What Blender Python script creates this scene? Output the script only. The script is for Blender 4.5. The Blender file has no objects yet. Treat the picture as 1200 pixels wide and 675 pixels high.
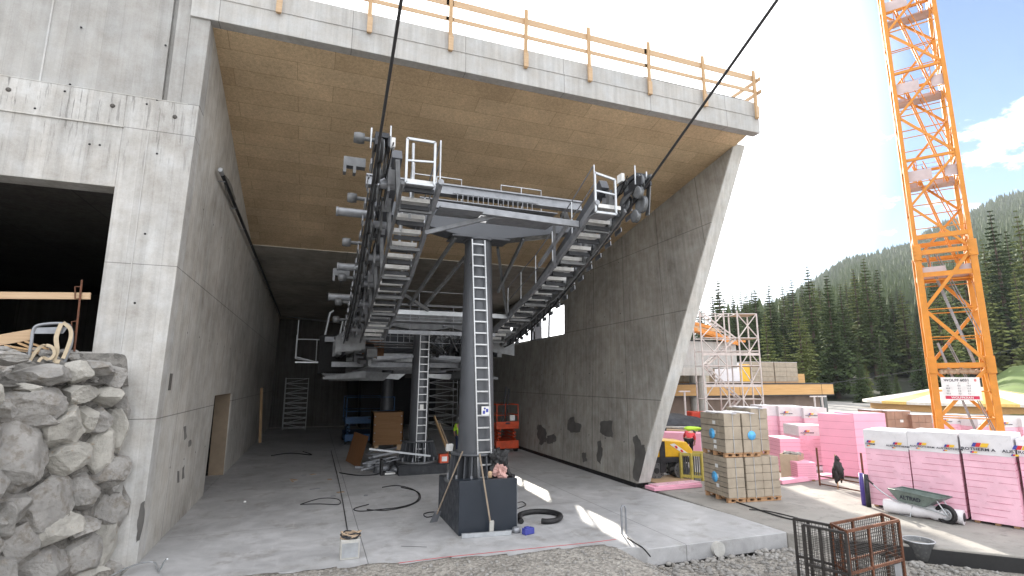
import bpy, bmesh, math, random
from mathutils import Vector, Matrix, noise
R=math.radians
rnd=random.Random(7)
C=bpy.context.scene.collection
scene=bpy.context.scene
# ------------------------------------------------------------------ camera geometry (also used to place distant things on the ground)
F=616.0; PT=R(10); YAW=R(20.3); H=3.4
def ray(px,py):
    x=(px-600)/F; y=-(py-337.5)/F
    f=math.cos(PT)-y*math.sin(PT); z=math.sin(PT)+y*math.cos(PT)
    return Vector((x*math.cos(YAW)+f*math.sin(YAW), -x*math.sin(YAW)+f*math.cos(YAW), z))
def atz(px,py,z=0):
    r=ray(px,py); t=(z-H)/r.z; return Vector((r.x*t,r.y*t,z))
def atf(px,f,z=0):
    d=f*math.cos(PT)+(z-H)*math.sin(PT); x=(px-600)/F*d
    return Vector((x*math.cos(YAW)+f*math.sin(YAW),-x*math.sin(YAW)+f*math.cos(YAW),z))
def atplane(px,py,p0,n):
    r=ray(px,py); o=Vector((0,0,H)); t=(Vector(p0)-o).dot(n)/r.dot(n); return o+r*t
LEAN=.27
def wallR(w,z,off=0): return Vector((9.9+LEAN*z-off, w, z))
def onwall(px,py,off=.004):
    r=ray(px,py); t=(9.9+LEAN*H)/(r.x-LEAN*r.z); p=Vector((0,0,H))+r*t; p.x-=off; return p

# ------------------------------------------------------------------ mesh builder
class MB:
    def __init__(s): s.v=[]; s.f=[]; s.sm=[]
    def add(s,vs,fs,smooth=False):
        b=len(s.v); s.v+= [tuple(v) for v in vs]
        for f in fs: s.f.append([i+b for i in f]); s.sm.append(smooth)
        return s
    def box(s,x0,x1,y0,y1,z0,z1):
        v=[(x0,y0,z0),(x1,y0,z0),(x1,y1,z0),(x0,y1,z0),(x0,y0,z1),(x1,y0,z1),(x1,y1,z1),(x0,y1,z1)]
        return s.add(v,[(0,3,2,1),(4,5,6,7),(0,1,5,4),(1,2,6,5),(2,3,7,6),(3,0,4,7)])
    def hexa(s,v): return s.add(v,[(0,3,2,1),(4,5,6,7),(0,1,5,4),(1,2,6,5),(2,3,7,6),(3,0,4,7)])
    def obox(s,c,dx,dy,dz,rz=0,rx=0,ry=0):
        M=Matrix.Translation(c)@Matrix.Rotation(rz,4,'Z')@Matrix.Rotation(ry,4,'Y')@Matrix.Rotation(rx,4,'X')
        v=[M@Vector((a*dx/2,b*dy/2,e*dz/2)) for e in(-1,1) for a,b in((-1,-1),(1,-1),(1,1),(-1,1))]
        return s.hexa(v)
    def beam(s,p,q,w,h,up=(0,0,1)):
        p=Vector(p);q=Vector(q);d=(q-p).normalized();u=Vector(up)
        if abs(d.dot(u))>.98: u=Vector((1,0,0))
        a=d.cross(u).normalized();b=a.cross(d).normalized()
        v=[o+a*(i*w/2)+b*(j*h/2) for o in(p,q) for i,j in((-1,-1),(1,-1),(1,1),(-1,1))]
        return s.hexa(v)
    def tube(s,p,q,r,r2=None,n=10,caps=True):
        p=Vector(p);q=Vector(q);r2=r if r2 is None else r2
        d=(q-p).normalized();u=Vector((0,0,1)) if abs(d.z)<.9 else Vector((1,0,0))
        a=d.cross(u).normalized();b=d.cross(a).normalized()
        v=[];
        for o,rr in((p,r),(q,r2)):
            for i in range(n):
                t=2*math.pi*i/n; v.append(o+a*math.cos(t)*rr+b*math.sin(t)*rr)
        s.add(v,[(i,(i+1)%n,n+(i+1)%n,n+i) for i in range(n)],True)
        if caps: s.add(v,[tuple(range(n))[::-1],tuple(range(n,2*n))])
        return s
    def path(s,pts,r,n=8,closed=False):
        pts=[Vector(p) for p in pts]; m=len(pts); v=[]; prev=None
        for i,p in enumerate(pts):
            if closed: d=pts[(i+1)%m]-pts[i-1]
            else: d=pts[min(i+1,m-1)]-pts[max(i-1,0)]
            d.normalize()
            if prev is None:
                u=Vector((0,0,1)) if abs(d.z)<.9 else Vector((1,0,0)); a=d.cross(u).normalized()
            else: a=(prev-d*prev.dot(d)).normalized()
            prev=a; b=d.cross(a); rr=r[i] if isinstance(r,(list,tuple)) else r
            for k in range(n):
                t=2*math.pi*k/n; v.append(p+a*math.cos(t)*rr+b*math.sin(t)*rr)
        fs=[(i*n+k,i*n+(k+1)%n,((i+1)%m)*n+(k+1)%n,((i+1)%m)*n+k) for i in range(m if closed else m-1) for k in range(n)]
        s.add(v,fs,True)
        if not closed: s.add(v,[tuple(range(n))[::-1],tuple(range((m-1)*n,m*n))])
        return s
    def lathe(s,c,prof,n=24,axis='z',cap=True):
        c=Vector(c);v=[]
        for r,h in prof:
            for i in range(n):
                t=2*math.pi*i/n
                if axis=='z': v.append(c+Vector((r*math.cos(t),r*math.sin(t),h)))
                elif axis=='x': v.append(c+Vector((h,r*math.cos(t),r*math.sin(t))))
                else: v.append(c+Vector((r*math.sin(t),h,r*math.cos(t))))
        m=len(prof)
        s.add(v,[(j*n+i,j*n+(i+1)%n,(j+1)*n+(i+1)%n,(j+1)*n+i) for j in range(m-1) for i in range(n)],True)
        if cap: s.add(v,[tuple(range(n))[::-1],tuple(range((m-1)*n,m*n))])
        return s
    def prism(s,poly,vec):
        n=len(poly);vec=Vector(vec);v=[Vector(p) for p in poly];v+= [p+vec for p in v]
        return s.add(v,[tuple(range(n))[::-1],tuple(range(n,2*n))]+[(i,(i+1)%n,n+(i+1)%n,n+i) for i in range(n)])
    def blob(s,c,rx,ry,rz,seed=0,amp=.15,sub=2,freq=1.3,cuts=0,rot=0,cmin=.62):
        bm=bmesh.new(); bmesh.ops.create_icosphere(bm,subdivisions=sub,radius=1)
        rr=random.Random(seed); off=Vector((rr.random()*50,rr.random()*50,rr.random()*50))
        pl=[]
        for k in range(cuts):
            n=Vector((rr.gauss(0,1),rr.gauss(0,1),rr.gauss(0,1))).normalized(); pl.append((n,rr.uniform(cmin,.82)))
        M=Matrix.Rotation(rot,3,'Z')
        for v in bm.verts:
            p=v.co.copy()
            for n,d in pl:
                e=p.dot(n)-d
                if e>0: p-=n*e
            p*=1+amp*noise.noise(p*freq+off)+amp*.5*noise.noise(p*freq*3+off)+amp*.3*noise.noise(p*freq*7+off)+amp*.16*noise.noise(p*freq*17+off)
            v.co=M@Vector((p.x*rx,p.y*ry,p.z*rz))+Vector(c)
        bm.normal_update()
        vs=[v.co.copy() for v in bm.verts]; fs=[[v.index for v in f.verts] for f in bm.faces]; bm.free()
        return s.add(vs,fs,cuts==0)
    def build(s,name,mat,parent=None,bevel=0):
        me=bpy.data.meshes.new(name); off=Vector(parent.matrix_world.translation) if parent else Vector((0,0,0))
        if parent:
            off=Vector((0,0,0));p=parent
            while p: off+=p.location;p=p.parent
        me.from_pydata([tuple(Vector(v)-off) for v in s.v],[],s.f)
        me.polygons.foreach_set('use_smooth',s.sm); me.update()
        if isinstance(mat,(list,tuple)):
            for m in mat: me.materials.append(m)
        elif mat: me.materials.append(mat)
        o=bpy.data.objects.new(name,me); C.objects.link(o)
        if parent: o.parent=parent
        if bevel:
            b=o.modifiers.new('bevel','BEVEL'); b.width=bevel; b.segments=2; b.limit_method='ANGLE'
        return o
def thing(name,label,cat,loc=(0,0,0),group=None):
    o=bpy.data.objects.new(name,None);C.objects.link(o);o.location=loc;o.empty_display_size=.2
    o['label']=label;o['category']=cat
    if group:o['group']=group
    return o
def tag(o,label,cat,group=None):
    o['label']=label;o['category']=cat
    if group:o['group']=group
    return o
def struct(o,label=None):
    o['kind']='structure'
    if label:o['label']=label;o['category']=o.name.split('.')[0].replace('_',' ')
    return o
def copy_tree(o,loc=None,rz=0,label=None,parent=None,sc=None):
    c=o.copy();C.objects.link(c);c.parent=parent
    if loc is not None:
        c.location=loc;c.rotation_euler=(0,0,rz)
        if sc:c.scale=sc
    if label:c['label']=label
    for ch in list(o.children): copy_tree(ch,parent=c)
    return c
def text(s,size,mat,parent,origin,xdir,up,name='lettering',ext=.002,bold=True,align='CENTER',sx=1):
    cu=bpy.data.curves.new('t','FONT');cu.body=s;cu.size=size;cu.extrude=ext;cu.align_x=align;cu.resolution_u=3
    if bold:cu.offset=size*.02
    ob=bpy.data.objects.new('t',cu);C.objects.link(ob)
    bpy.context.view_layer.update()
    me=bpy.data.meshes.new_from_object(ob.evaluated_get(bpy.context.evaluated_depsgraph_get()))
    bpy.data.objects.remove(ob);bpy.data.curves.remove(cu)
    x=Vector(xdir).normalized();y=Vector(up).normalized();z=x.cross(y).normalized();y=z.cross(x)
    M=Matrix((x*sx,y,z)).transposed().to_4x4();M.translation=Vector(origin)
    off=Vector((0,0,0));p=parent
    while p: off+=p.location;p=p.parent
    me.transform(Matrix.Translation(-off)@M)
    me.materials.clear();me.materials.append(mat)
    o=bpy.data.objects.new(name,me);C.objects.link(o);o.parent=parent
    return o

# ------------------------------------------------------------------ materials
def nt(name):
    m=bpy.data.materials.new(name);m.use_nodes=True;t=m.node_tree;b=t.nodes['Principled BSDF'];return m,t,b
def N(t,ty,**k):
    n=t.nodes.new(ty)
    for a,v in k.items():
        if a in n.bl_rna.properties: setattr(n,a,v)
    return n
def noise_n(t,vec,scale,detail=6,rough=.6):
    n=t.nodes.new('ShaderNodeTexNoise');n.inputs['Scale'].default_value=scale;n.inputs['Detail'].default_value=detail;n.inputs['Roughness'].default_value=rough
    t.links.new(vec,n.inputs['Vector']);return n.outputs['Fac']
def math_n(t,op,a,b=None,clamp=False):
    n=t.nodes.new('ShaderNodeMath');n.operation=op;n.use_clamp=clamp
    for i,x in enumerate((a,b)):
        if x is None:continue
        if isinstance(x,(int,float)):n.inputs[i].default_value=x
        else:t.links.new(x,n.inputs[i])
    return n.outputs[0]
def ramp(t,fac,a,b,lo=0.,hi=1.):
    n=t.nodes.new('ShaderNodeMapRange');n.inputs[1].default_value=a;n.inputs[2].default_value=b;n.inputs[3].default_value=lo;n.inputs[4].default_value=hi
    t.links.new(fac,n.inputs[0]);return n.outputs[0]
def mix(t,fac,a,b,mode='MIX'):
    n=t.nodes.new('ShaderNodeMix');n.data_type='RGBA';n.blend_type=mode
    if isinstance(fac,(int,float)):n.inputs[0].default_value=fac
    else:t.links.new(fac,n.inputs[0])
    for i,x in ((6,a),(7,b)):
        if isinstance(x,tuple):n.inputs[i].default_value=(*x,1) if len(x)==3 else x
        else:t.links.new(x,n.inputs[i])
    return n.outputs[2]
def objvec(t,scale=None,shear=0):
    tc=t.nodes.new('ShaderNodeTexCoord');v=tc.outputs['Object']
    if shear:
        sp=t.nodes.new('ShaderNodeSeparateXYZ');t.links.new(v,sp.inputs[0])
        cb=t.nodes.new('ShaderNodeCombineXYZ');t.links.new(sp.outputs[2],cb.inputs[2])
        t.links.new(math_n(t,'SUBTRACT',sp.outputs[1],math_n(t,'MULTIPLY',sp.outputs[2],shear)),cb.inputs[1]);v=cb.outputs[0]
    if scale:
        m=t.nodes.new('ShaderNodeMapping');m.inputs['Scale'].default_value=scale;t.links.new(v,m.inputs['Vector']);v=m.outputs[0]
    return v
def bumpn(t,b,h,st=.3,dist=.02):
    n=t.nodes.new('ShaderNodeBump');n.inputs['Strength'].default_value=st;n.inputs['Distance'].default_value=dist
    t.links.new(h,n.inputs['Height']);t.links.new(n.outputs[0],b.inputs['Normal'])
def M(name,col,rough=.6,metal=0,var=.15,scale=3,bump=0,bscale=20,alt=None,altm=(.5,.65),bdist=.02,spec=None):
    m,t,b=nt(name);v=objvec(t)
    n1=noise_n(t,v,scale);f=ramp(t,n1,.3,.7,1-var,1+var)
    base=mix(t,1.,tuple(col),(1,1,1),'MULTIPLY')
    cb=t.nodes.new('ShaderNodeCombineXYZ')
    for i in range(3):t.links.new(f,cb.inputs[i])
    c=mix(t,1.,tuple(col),cb.outputs[0],'MULTIPLY')
    if alt:
        n2=noise_n(t,v,scale*2.7,8,.7);c=mix(t,ramp(t,n2,altm[0],altm[1]),c,tuple(alt))
    t.links.new(c,b.inputs['Base Color'])
    b.inputs['Roughness'].default_value=rough;b.inputs['Metallic'].default_value=metal
    rr=ramp(t,noise_n(t,v,scale*4),.3,.7,max(rough-.12,.05),min(rough+.12,1));t.links.new(rr,b.inputs['Roughness'])
    if spec is not None:b.inputs['Specular IOR Level'].default_value=spec
    if bump:bumpn(t,b,noise_n(t,v,bscale,8,.65),bump,bdist)
    return m
def line_mask(t,coord,period,offset,width):
    # 1 on thin joints repeating along one coordinate
    a=math_n(t,'ADD',coord,-offset+1000*period);a=math_n(t,'FRACT',math_n(t,'DIVIDE',a,period))
    return math_n(t,'LESS_THAN',math_n(t,'ABSOLUTE',math_n(t,'SUBTRACT',a,.5)),.5*width/period) if False else math_n(t,'LESS_THAN',a,width/period)
def concrete(name,col=(.36,.35,.33),joints=(),hl=(),boards=None,shear=0,streak=.25,mott=.25,dark=None,bump=.35,rough=.85,drips=None):
    """joints: (axis,period,offset,width); hl: z heights of single pour lines; boards: (axis, width)"""
    m,t,b=nt(name);v=objvec(t,shear=shear)
    sp=t.nodes.new('ShaderNodeSeparateXYZ');t.links.new(v,sp.inputs[0]);ax={'x':sp.outputs[0],'y':sp.outputs[1],'z':sp.outputs[2]}
    big=noise_n(t,v,.45,4,.6);mid=noise_n(t,v,2.2,8,.65);fine=noise_n(t,v,28,6,.7)
    mp=t.nodes.new('ShaderNodeMapping');mp.inputs['Scale'].default_value=(5,5,.22);t.links.new(v,mp.inputs['Vector'])
    st=noise_n(t,mp.outputs[0],1.6,6,.65)
    f=math_n(t,'ADD',ramp(t,big,.3,.7,-mott*.6,mott*.6),ramp(t,mid,.3,.7,-mott*.6,mott*.6))
    f=math_n(t,'ADD',f,ramp(t,fine,.3,.7,-.07,.07));f=math_n(t,'ADD',f,ramp(t,st,.35,.7,streak*.5,-streak))
    f=math_n(t,'ADD',f,1.)
    hgt=math_n(t,'ADD',mid,math_n(t,'MULTIPLY',fine,.5))
    for a,per,off,w in joints:
        k=line_mask(t,ax[a],per,off,w);f=math_n(t,'MULTIPLY',f,math_n(t,'SUBTRACT',1.,math_n(t,'MULTIPLY',k,.42)));hgt=math_n(t,'SUBTRACT',hgt,math_n(t,'MULTIPLY',k,.6))
    for z,w in hl:
        k=math_n(t,'LESS_THAN',math_n(t,'ABSOLUTE',math_n(t,'SUBTRACT',ax['z'],z)),w);f=math_n(t,'MULTIPLY',f,math_n(t,'SUBTRACT',1.,math_n(t,'MULTIPLY',k,.5)))
    if boards:
        a,w=boards
        q=math_n(t,'FLOOR',math_n(t,'DIVIDE',ax[a],w));wn=t.nodes.new('ShaderNodeTexWhiteNoise');wn.noise_dimensions='1D';t.links.new(q,wn.inputs['W'])
        f=math_n(t,'MULTIPLY',f,ramp(t,wn.outputs['Value'],0,1,.955,1.045))
        k=line_mask(t,ax[a],w,0,.012);f=math_n(t,'MULTIPLY',f,math_n(t,'SUBTRACT',1.,math_n(t,'MULTIPLY',k,.1)))
    cb=t.nodes.new('ShaderNodeCombineXYZ')
    for i in range(3):t.links.new(f,cb.inputs[i])
    hue=mix(t,ramp(t,mid,.35,.7),tuple(col),(col[0]*.93,col[1]*.98,col[2]*1.04))
    c=mix(t,1.,hue,cb.outputs[0],'MULTIPLY')
    if dark:
        zlo,zhi,amt=dark   # weather-dark concrete lift above a pour line
        k=math_n(t,'GREATER_THAN',ax['z'],zlo);c=mix(t,math_n(t,'MULTIPLY',k,amt),c,(.2,.2,.195))
    if drips:
        zlo,zhi,dens=drips
        m2=t.nodes.new('ShaderNodeMapping');m2.inputs['Scale'].default_value=(13,13,.9);t.links.new(v,m2.inputs['Vector'])
        d1=noise_n(t,m2.outputs[0],1.0,5,.7)
        k=math_n(t,'MULTIPLY',ramp(t,d1,dens,dens+.07),math_n(t,'MULTIPLY',ramp(t,ax['z'],zlo,(zlo+zhi)/2),math_n(t,'LESS_THAN',ax['z'],zhi)),True)
        k=math_n(t,'MULTIPLY',k,ramp(t,big,.4,.6,.35,.8));c=mix(t,k,c,(.13,.125,.12))
    t.links.new(c,b.inputs['Base Color']);b.inputs['Roughness'].default_value=rough;b.inputs['Specular IOR Level'].default_value=.3
    bumpn(t,b,hgt,bump,.015)
    return m
def boards_ceiling(name):
    m,t,b=nt(name);v=objvec(t)
    br=t.nodes.new('ShaderNodeTexBrick');br.inputs['Scale'].default_value=1;br.inputs['Brick Width'].default_value=2.4;br.inputs['Row Height'].default_value=.6
    br.inputs['Mortar Size'].default_value=.008;br.inputs['Mortar Smooth'].default_value=.2;br.offset=.37
    br.inputs['Color1'].default_value=(.62,.475,.31,1);br.inputs['Color2'].default_value=(.53,.395,.25,1);br.inputs['Mortar'].default_value=(.38,.28,.17,1)
    t.links.new(v,br.inputs['Vector'])
    n=noise_n(t,v,14,8,.75);n2=noise_n(t,v,.6,4,.6)
    n3=noise_n(t,v,55,4,.7)
    f=math_n(t,'MULTIPLY',ramp(t,n,.25,.75,.72,1.28),ramp(t,n2,.3,.7,.82,1.15));f=math_n(t,'MULTIPLY',f,ramp(t,n3,.3,.7,.75,1.25))
    cb=t.nodes.new('ShaderNodeCombineXYZ')
    for i in range(3):t.links.new(f,cb.inputs[i])
    t.links.new(mix(t,1.,br.outputs['Color'],cb.outputs[0],'MULTIPLY'),b.inputs['Base Color'])
    b.inputs['Roughness'].default_value=.95;b.inputs['Specular IOR Level'].default_value=.1
    bumpn(t,b,n3,.5,.02);return m
def wood(name,c1,c2,axis='x',rough=.7,sc=3):
    m,t,b=nt(name);s={'x':(.6,9,9),'y':(9,.6,9),'z':(9,9,.6)}[axis]
    v=objvec(t,s);n=noise_n(t,v,sc,8,.65)
    rn=t.nodes.new('ShaderNodeObjectInfo')
    c=mix(t,ramp(t,n,.3,.7),tuple(c1),tuple(c2));t.links.new(c,b.inputs['Base Color']);b.inputs['Roughness'].default_value=rough
    bumpn(t,b,n,.2,.01);return m
def gravel(name,c1,c2,sc=9,bump=.9):
    m,t,b=nt(name);v=objvec(t)
    vo=t.nodes.new('ShaderNodeTexVoronoi');vo.inputs['Scale'].default_value=sc*2.2;t.links.new(v,vo.inputs['Vector'])
    n=noise_n(t,v,sc,8,.75);n2=noise_n(t,v,.5,5,.6);vs=noise_n(t,v,sc*9,4,.7)
    c=mix(t,ramp(t,n,.3,.7),tuple(c1),tuple(c2))
    sp=t.nodes.new('ShaderNodeSeparateColor');t.links.new(vo.outputs['Color'],sp.inputs[0])
    f=math_n(t,'MULTIPLY',ramp(t,sp.outputs[0],0,1,.72,1.3),ramp(t,n2,.3,.7,.75,1.2));f=math_n(t,'MULTIPLY',f,ramp(t,vs,.3,.7,.8,1.2))
    cb=t.nodes.new('ShaderNodeCombineXYZ')
    for i in range(3):t.links.new(f,cb.inputs[i])
    t.links.new(mix(t,1.,c,cb.outputs[0],'MULTIPLY'),b.inputs['Base Color']);b.inputs['Roughness'].default_value=.95;b.inputs['Specular IOR Level'].default_value=.2
    h=math_n(t,'ADD',vo.outputs['Distance'],n);bumpn(t,b,h,bump,.04);return m
def leafmat(name,c1,c2,tr=.0):
    m,t,b=nt(name);v=objvec(t);n=noise_n(t,v,.9,6,.7)
    oi=t.nodes.new('ShaderNodeObjectInfo')
    k=math_n(t,'ADD',math_n(t,'MULTIPLY',ramp(t,n,.3,.7),.6),math_n(t,'MULTIPLY',oi.outputs['Random'],.45))
    t.links.new(mix(t,k,tuple(c1),tuple(c2)),b.inputs['Base Color']);b.inputs['Roughness'].default_value=.8;b.inputs['Specular IOR Level'].default_value=.15
    return m
# ------------------------------------------------------------------ render / world / sun / camera
scene.view_settings.view_transform='Standard';scene.view_settings.look='None';scene.view_settings.exposure=1.95;scene.view_settings.gamma=1

SUN=Vector((.785,2.1,1)).normalized()
elev=math.asin(SUN.z);azi=math.atan2(SUN.x,SUN.y)
w=bpy.data.worlds.new('World');scene.world=w;w.use_nodes=True;t=w.node_tree
bg=t.nodes['Background'];sky=t.nodes.new('ShaderNodeTexSky');sky.sky_type='NISHITA';sky.sun_disc=False;sky.sun_elevation=elev;sky.sun_rotation=azi
sky.altitude=1400;sky.air_density=1.1;sky.dust_density=.6;sky.ozone_density=1.5
tc=t.nodes.new('ShaderNodeTexCoord');v=tc.outputs['Generated']
# clouds: a broken layer, its coordinates flattened like a real cloud deck
sp=t.nodes.new('ShaderNodeSeparateXYZ');t.links.new(v,sp.inputs[0])
den=math_n(t,'ADD',math_n(t,'MAXIMUM',sp.outputs[2],0.0),.18)
cb=t.nodes.new('ShaderNodeCombineXYZ');t.links.new(math_n(t,'DIVIDE',sp.outputs[0],den),cb.inputs[0]);t.links.new(math_n(t,'DIVIDE',sp.outputs[1],den),cb.inputs[1]);cb.inputs[2].default_value=CLOUD_SEED if 'CLOUD_SEED' in globals() else 3.3
cn=noise_n(t,cb.outputs[0],2.2,10,.64);wisp=noise_n(t,cb.outputs[0],.7,6,.6)
cn2=math_n(t,'ADD',math_n(t,'MULTIPLY',cn,.75),math_n(t,'MULTIPLY',wisp,.25))
dp=t.nodes.new('ShaderNodeVectorMath');dp.operation='DOT_PRODUCT';t.links.new(v,dp.inputs[0]);dp.inputs[1].default_value=SUN
near=ramp(t,dp.outputs['Value'],.81,.94,0.,1.);near.node.clamp=True   # thin bright veil thickening towards the sun
cm=ramp(t,cn2,.515,.575,0.,1.);cm.node.clamp=True
back=ramp(t,dp.outputs['Value'],.66,.45,0.,.85);back.node.clamp=True   # unseen cloud bank added away from the sun to lighten the shade
mask=math_n(t,'MAXIMUM',math_n(t,'MAXIMUM',cm,near),back,True)
hor=ramp(t,sp.outputs[2],-.02,.0,0,1);mask=math_n(t,'MULTIPLY',mask,hor)
cloudc=mix(t,near,(12.5,12.6,12.9),(20.,20.,20.))
col=mix(t,mask,sky.outputs[0],cloudc)
t.links.new(col,bg.inputs['Color']);bg.inputs['Strength'].default_value=.055
sl=bpy.data.lights.new('sun','SUN');sl.energy=3.0;sl.angle=R(.53);sl.color=(1,.93,.82)
so=bpy.data.objects.new('sun',sl);C.objects.link(so);so.rotation_euler=SUN.to_track_quat('Z','Y').to_euler();so.location=(20,40,40)
cam=bpy.data.cameras.new('camera');cam.lens=F/1200*36;cam.sensor_width=36;cam.sensor_fit='HORIZONTAL';cam.clip_end=8000;cam.clip_start=.1
co=bpy.data.objects.new('camera',cam);C.objects.link(co);co.location=(0,0,H);co.rotation_euler=(R(90)+PT,0,-YAW);scene.camera=co

# ------------------------------------------------------------------ shared materials
m_conc_facade=concrete('facade_concrete',(.455,.435,.405),drips=(7.4,9.33,.56),joints=(),hl=((9.35,.012),(8.62,.008),(5.73,.008),(2.66,.01)),boards=('x',.31),streak=.16,mott=.32,dark=(9.36,60,.35))
m_conc_side=concrete('side_concrete',(.47,.44,.395),joints=(('y',2.7,.6,.03),),hl=((5.73,.012),(2.66,.012)),boards=('y',.45),streak=.16,mott=.3)
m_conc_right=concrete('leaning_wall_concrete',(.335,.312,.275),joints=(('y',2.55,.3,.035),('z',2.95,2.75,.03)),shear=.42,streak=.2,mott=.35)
m_conc_beam=concrete('beam_concrete',(.46,.445,.42),joints=(('x',2.9,.35,.02),),streak=.15,mott=.18)
m_conc_edge=concrete('edge_concrete',(.5,.48,.44),streak=.2,mott=.15)
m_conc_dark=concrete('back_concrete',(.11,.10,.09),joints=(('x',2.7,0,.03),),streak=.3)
m_conc_ceil=concrete('ceiling_concrete',(.46,.42,.36),joints=(('x',4.2,1,.02),),streak=.05,mott=.4)
m_osb=boards_ceiling('woodwool_board')
m_floor=None
def floor_mat():
    m,t,b=nt('station_floor');v=objvec(t);sp=t.nodes.new('ShaderNodeSeparateXYZ');t.links.new(v,sp.inputs[0])
    n1=noise_n(t,v,.5,5,.6);nn=t.nodes.new('ShaderNodeTexNoise');nn.inputs['Scale'].default_value=1.6;nn.inputs['Detail'].default_value=8;nn.inputs['Distortion'].default_value=1.6;t.links.new(v,nn.inputs['Vector'])
    n3=noise_n(t,v,30,6,.7)
    f=math_n(t,'MULTIPLY',ramp(t,n1,.3,.7,.82,1.15),ramp(t,nn.outputs['Fac'],.3,.7,.86,1.14));f=math_n(t,'MULTIPLY',f,ramp(t,n3,.3,.7,.94,1.06))
    k=line_mask(t,sp.outputs[0],6.4,1.15,.018);f=math_n(t,'MULTIPLY',f,math_n(t,'SUBTRACT',1.,math_n(t,'MULTIPLY',k,.6)))
    k=line_mask(t,sp.outputs[1],9.,5.2,.015);f=math_n(t,'MULTIPLY',f,math_n(t,'SUBTRACT',1.,math_n(t,'MULTIPLY',k,.4)))
    cb=t.nodes.new('ShaderNodeCombineXYZ')
    for i in range(3):t.links.new(f,cb.inputs[i])
    fc=mix(t,1.,(.40,.40,.405),cb.outputs[0],'MULTIPLY')
    d1=noise_n(t,v,1.1,9,.72);fc=mix(t,ramp(t,d1,.54,.64,0,.55),fc,(.235,.225,.205))
    mp=t.nodes.new('ShaderNodeMapping');mp.inputs['Scale'].default_value=(6,.5,1);mp.inputs['Rotation'].default_value=(0,0,.25);t.links.new(v,mp.inputs['Vector'])
    d2=noise_n(t,mp.outputs[0],1.3,8,.7);fc=mix(t,ramp(t,d2,.58,.68,0,.35),fc,(.5,.5,.5))
    t.links.new(fc,b.inputs['Base Color'])
    t.links.new(ramp(t,nn.outputs['Fac'],.3,.7,.5,.75),b.inputs['Roughness']);b.inputs['Specular IOR Level'].default_value=.4
    bumpn(t,b,n3,.12,.01);return m
m_floor=floor_mat()
m_yard=M('yard_concrete',(.30,.285,.26),.9,0,.22,.8,.4,18,alt=(.2,.19,.175),altm=(.52,.68))
m_gravel=gravel('gravel',(.40,.375,.34),(.25,.235,.21),9)
m_rock=M('boulder_rock',(.30,.29,.275),.9,0,.32,1.9,1.0,5,alt=(.22,.2,.175),altm=(.5,.62),bdist=.05)
m_rock2=M('boulder_rock_pale',(.40,.385,.35),.9,0,.3,1.9,1.0,5,alt=(.33,.25,.17),altm=(.6,.7),bdist=.05)
m_mortar=gravel('mortar_bed',(.21,.2,.185),(.12,.115,.105),5,.8)
m_black=M('black_rubber',(.012,.012,.013),.6)
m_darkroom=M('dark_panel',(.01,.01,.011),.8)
m_tower=M('tower_steel_paint',(.085,.09,.10),.42,.25,.12,1.2,.04,30,alt=(.11,.12,.14),altm=(.6,.72))
m_anth=M('anthracite_panel',(.018,.024,.034),.38,0,.1,1.5,.02,40)
m_galv=M('galvanised_steel',(.5,.52,.54),.42,.7,.15,6)
m_galvd=M('galvanised_dull',(.27,.28,.3),.5,.6,.2,6)
m_machine=M('machine_grey',(.15,.155,.16),.5,.4,.3,5)
m_machined=M('machine_dark',(.035,.037,.042),.5,.4,.35,5,alt=(.12,.12,.12),altm=(.62,.7))
m_rubber=M('sheave_rubber',(.02,.02,.021),.7)
m_alu=M('ladder_aluminium',(.48,.49,.5),.35,.75,.1,8)
m_rope=M('steel_rope',(.05,.05,.052),.5,.5,.2,30)
m_woodp=wood('plank_wood',(.44,.30,.18),(.56,.40,.25),'x')
m_woodv=wood('post_wood',(.36,.23,.12),(.55,.36,.19),'z')
m_woody=wood('board_wood',(.44,.30,.18),(.56,.40,.25),'y')
m_ply=wood('plywood',(.20,.085,.028),(.30,.135,.05),'z',.6,1.5)
m_card2=M('door_reveal_board',(.26,.2,.14),.8,0,.15,3)
m_crate=wood('crate_wood',(.24,.12,.045),(.32,.17,.07),'x',.7,2)
m_white=M('white_paint',(.72,.72,.70),.5)
m_red=M('red_lift_paint',(.55,.07,.02),.45,0,.2,6)
m_blue=M('blue_lift_paint',(.03,.11,.26),.45,0,.2,6)
m_yellow=M('yellow_machine_paint',(.75,.43,.02),.4,0,.1,5)
m_crane=M('crane_paint',(.60,.23,.018),.42,0,.12,3,alt=(.5,.17,.01),altm=(.6,.7))
m_grate=M('platform_mesh',(.5,.42,.42),.6,.3)
m_rust=M('rusty_steel',(.16,.065,.035),.75,.3,.35,9,.3,40,alt=(.07,.04,.03))
m_darkst=M('dark_steel_wire',(.05,.045,.042),.6,.5,.3,9)
m_pink=M('pink_foam_board',(.86,.42,.54),.75,0,.06,1.5)
m_pinkwrap=M('pink_foil_wrap',(.84,.50,.60),.35,0,.12,1.8,.25,4,bdist=.05)
m_wrap=M('white_foil_wrap',(.72,.70,.72),.35,0,.06,2,.3,5,bdist=.04)
m_brick=M('clay_block',(.36,.305,.235),.8,0,.18,3,.2,30)
m_pallet=wood('pallet_wood',(.36,.2,.1),(.5,.3,.16),'x')
m_card=M('cardboard',(.4,.3,.21),.8,0,.15,2)
m_timber=wood('timber_fascia',(.52,.29,.1),(.62,.37,.15),'x',.6,1)
m_ink=M('ink_black',(.02,.02,.04),.5);m_inkr=M('ink_red',(.6,.02,.03),.5);m_inky=M('ink_yellow',(.8,.5,.04),.5);m_inkb=M('ink_blue',(.05,.06,.3),.5);m_logoblue=M('print_blue',(.10,.42,.75),.5,0,.3,8)
m_skin=M('skin',(.5,.28,.2),.5)

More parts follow.
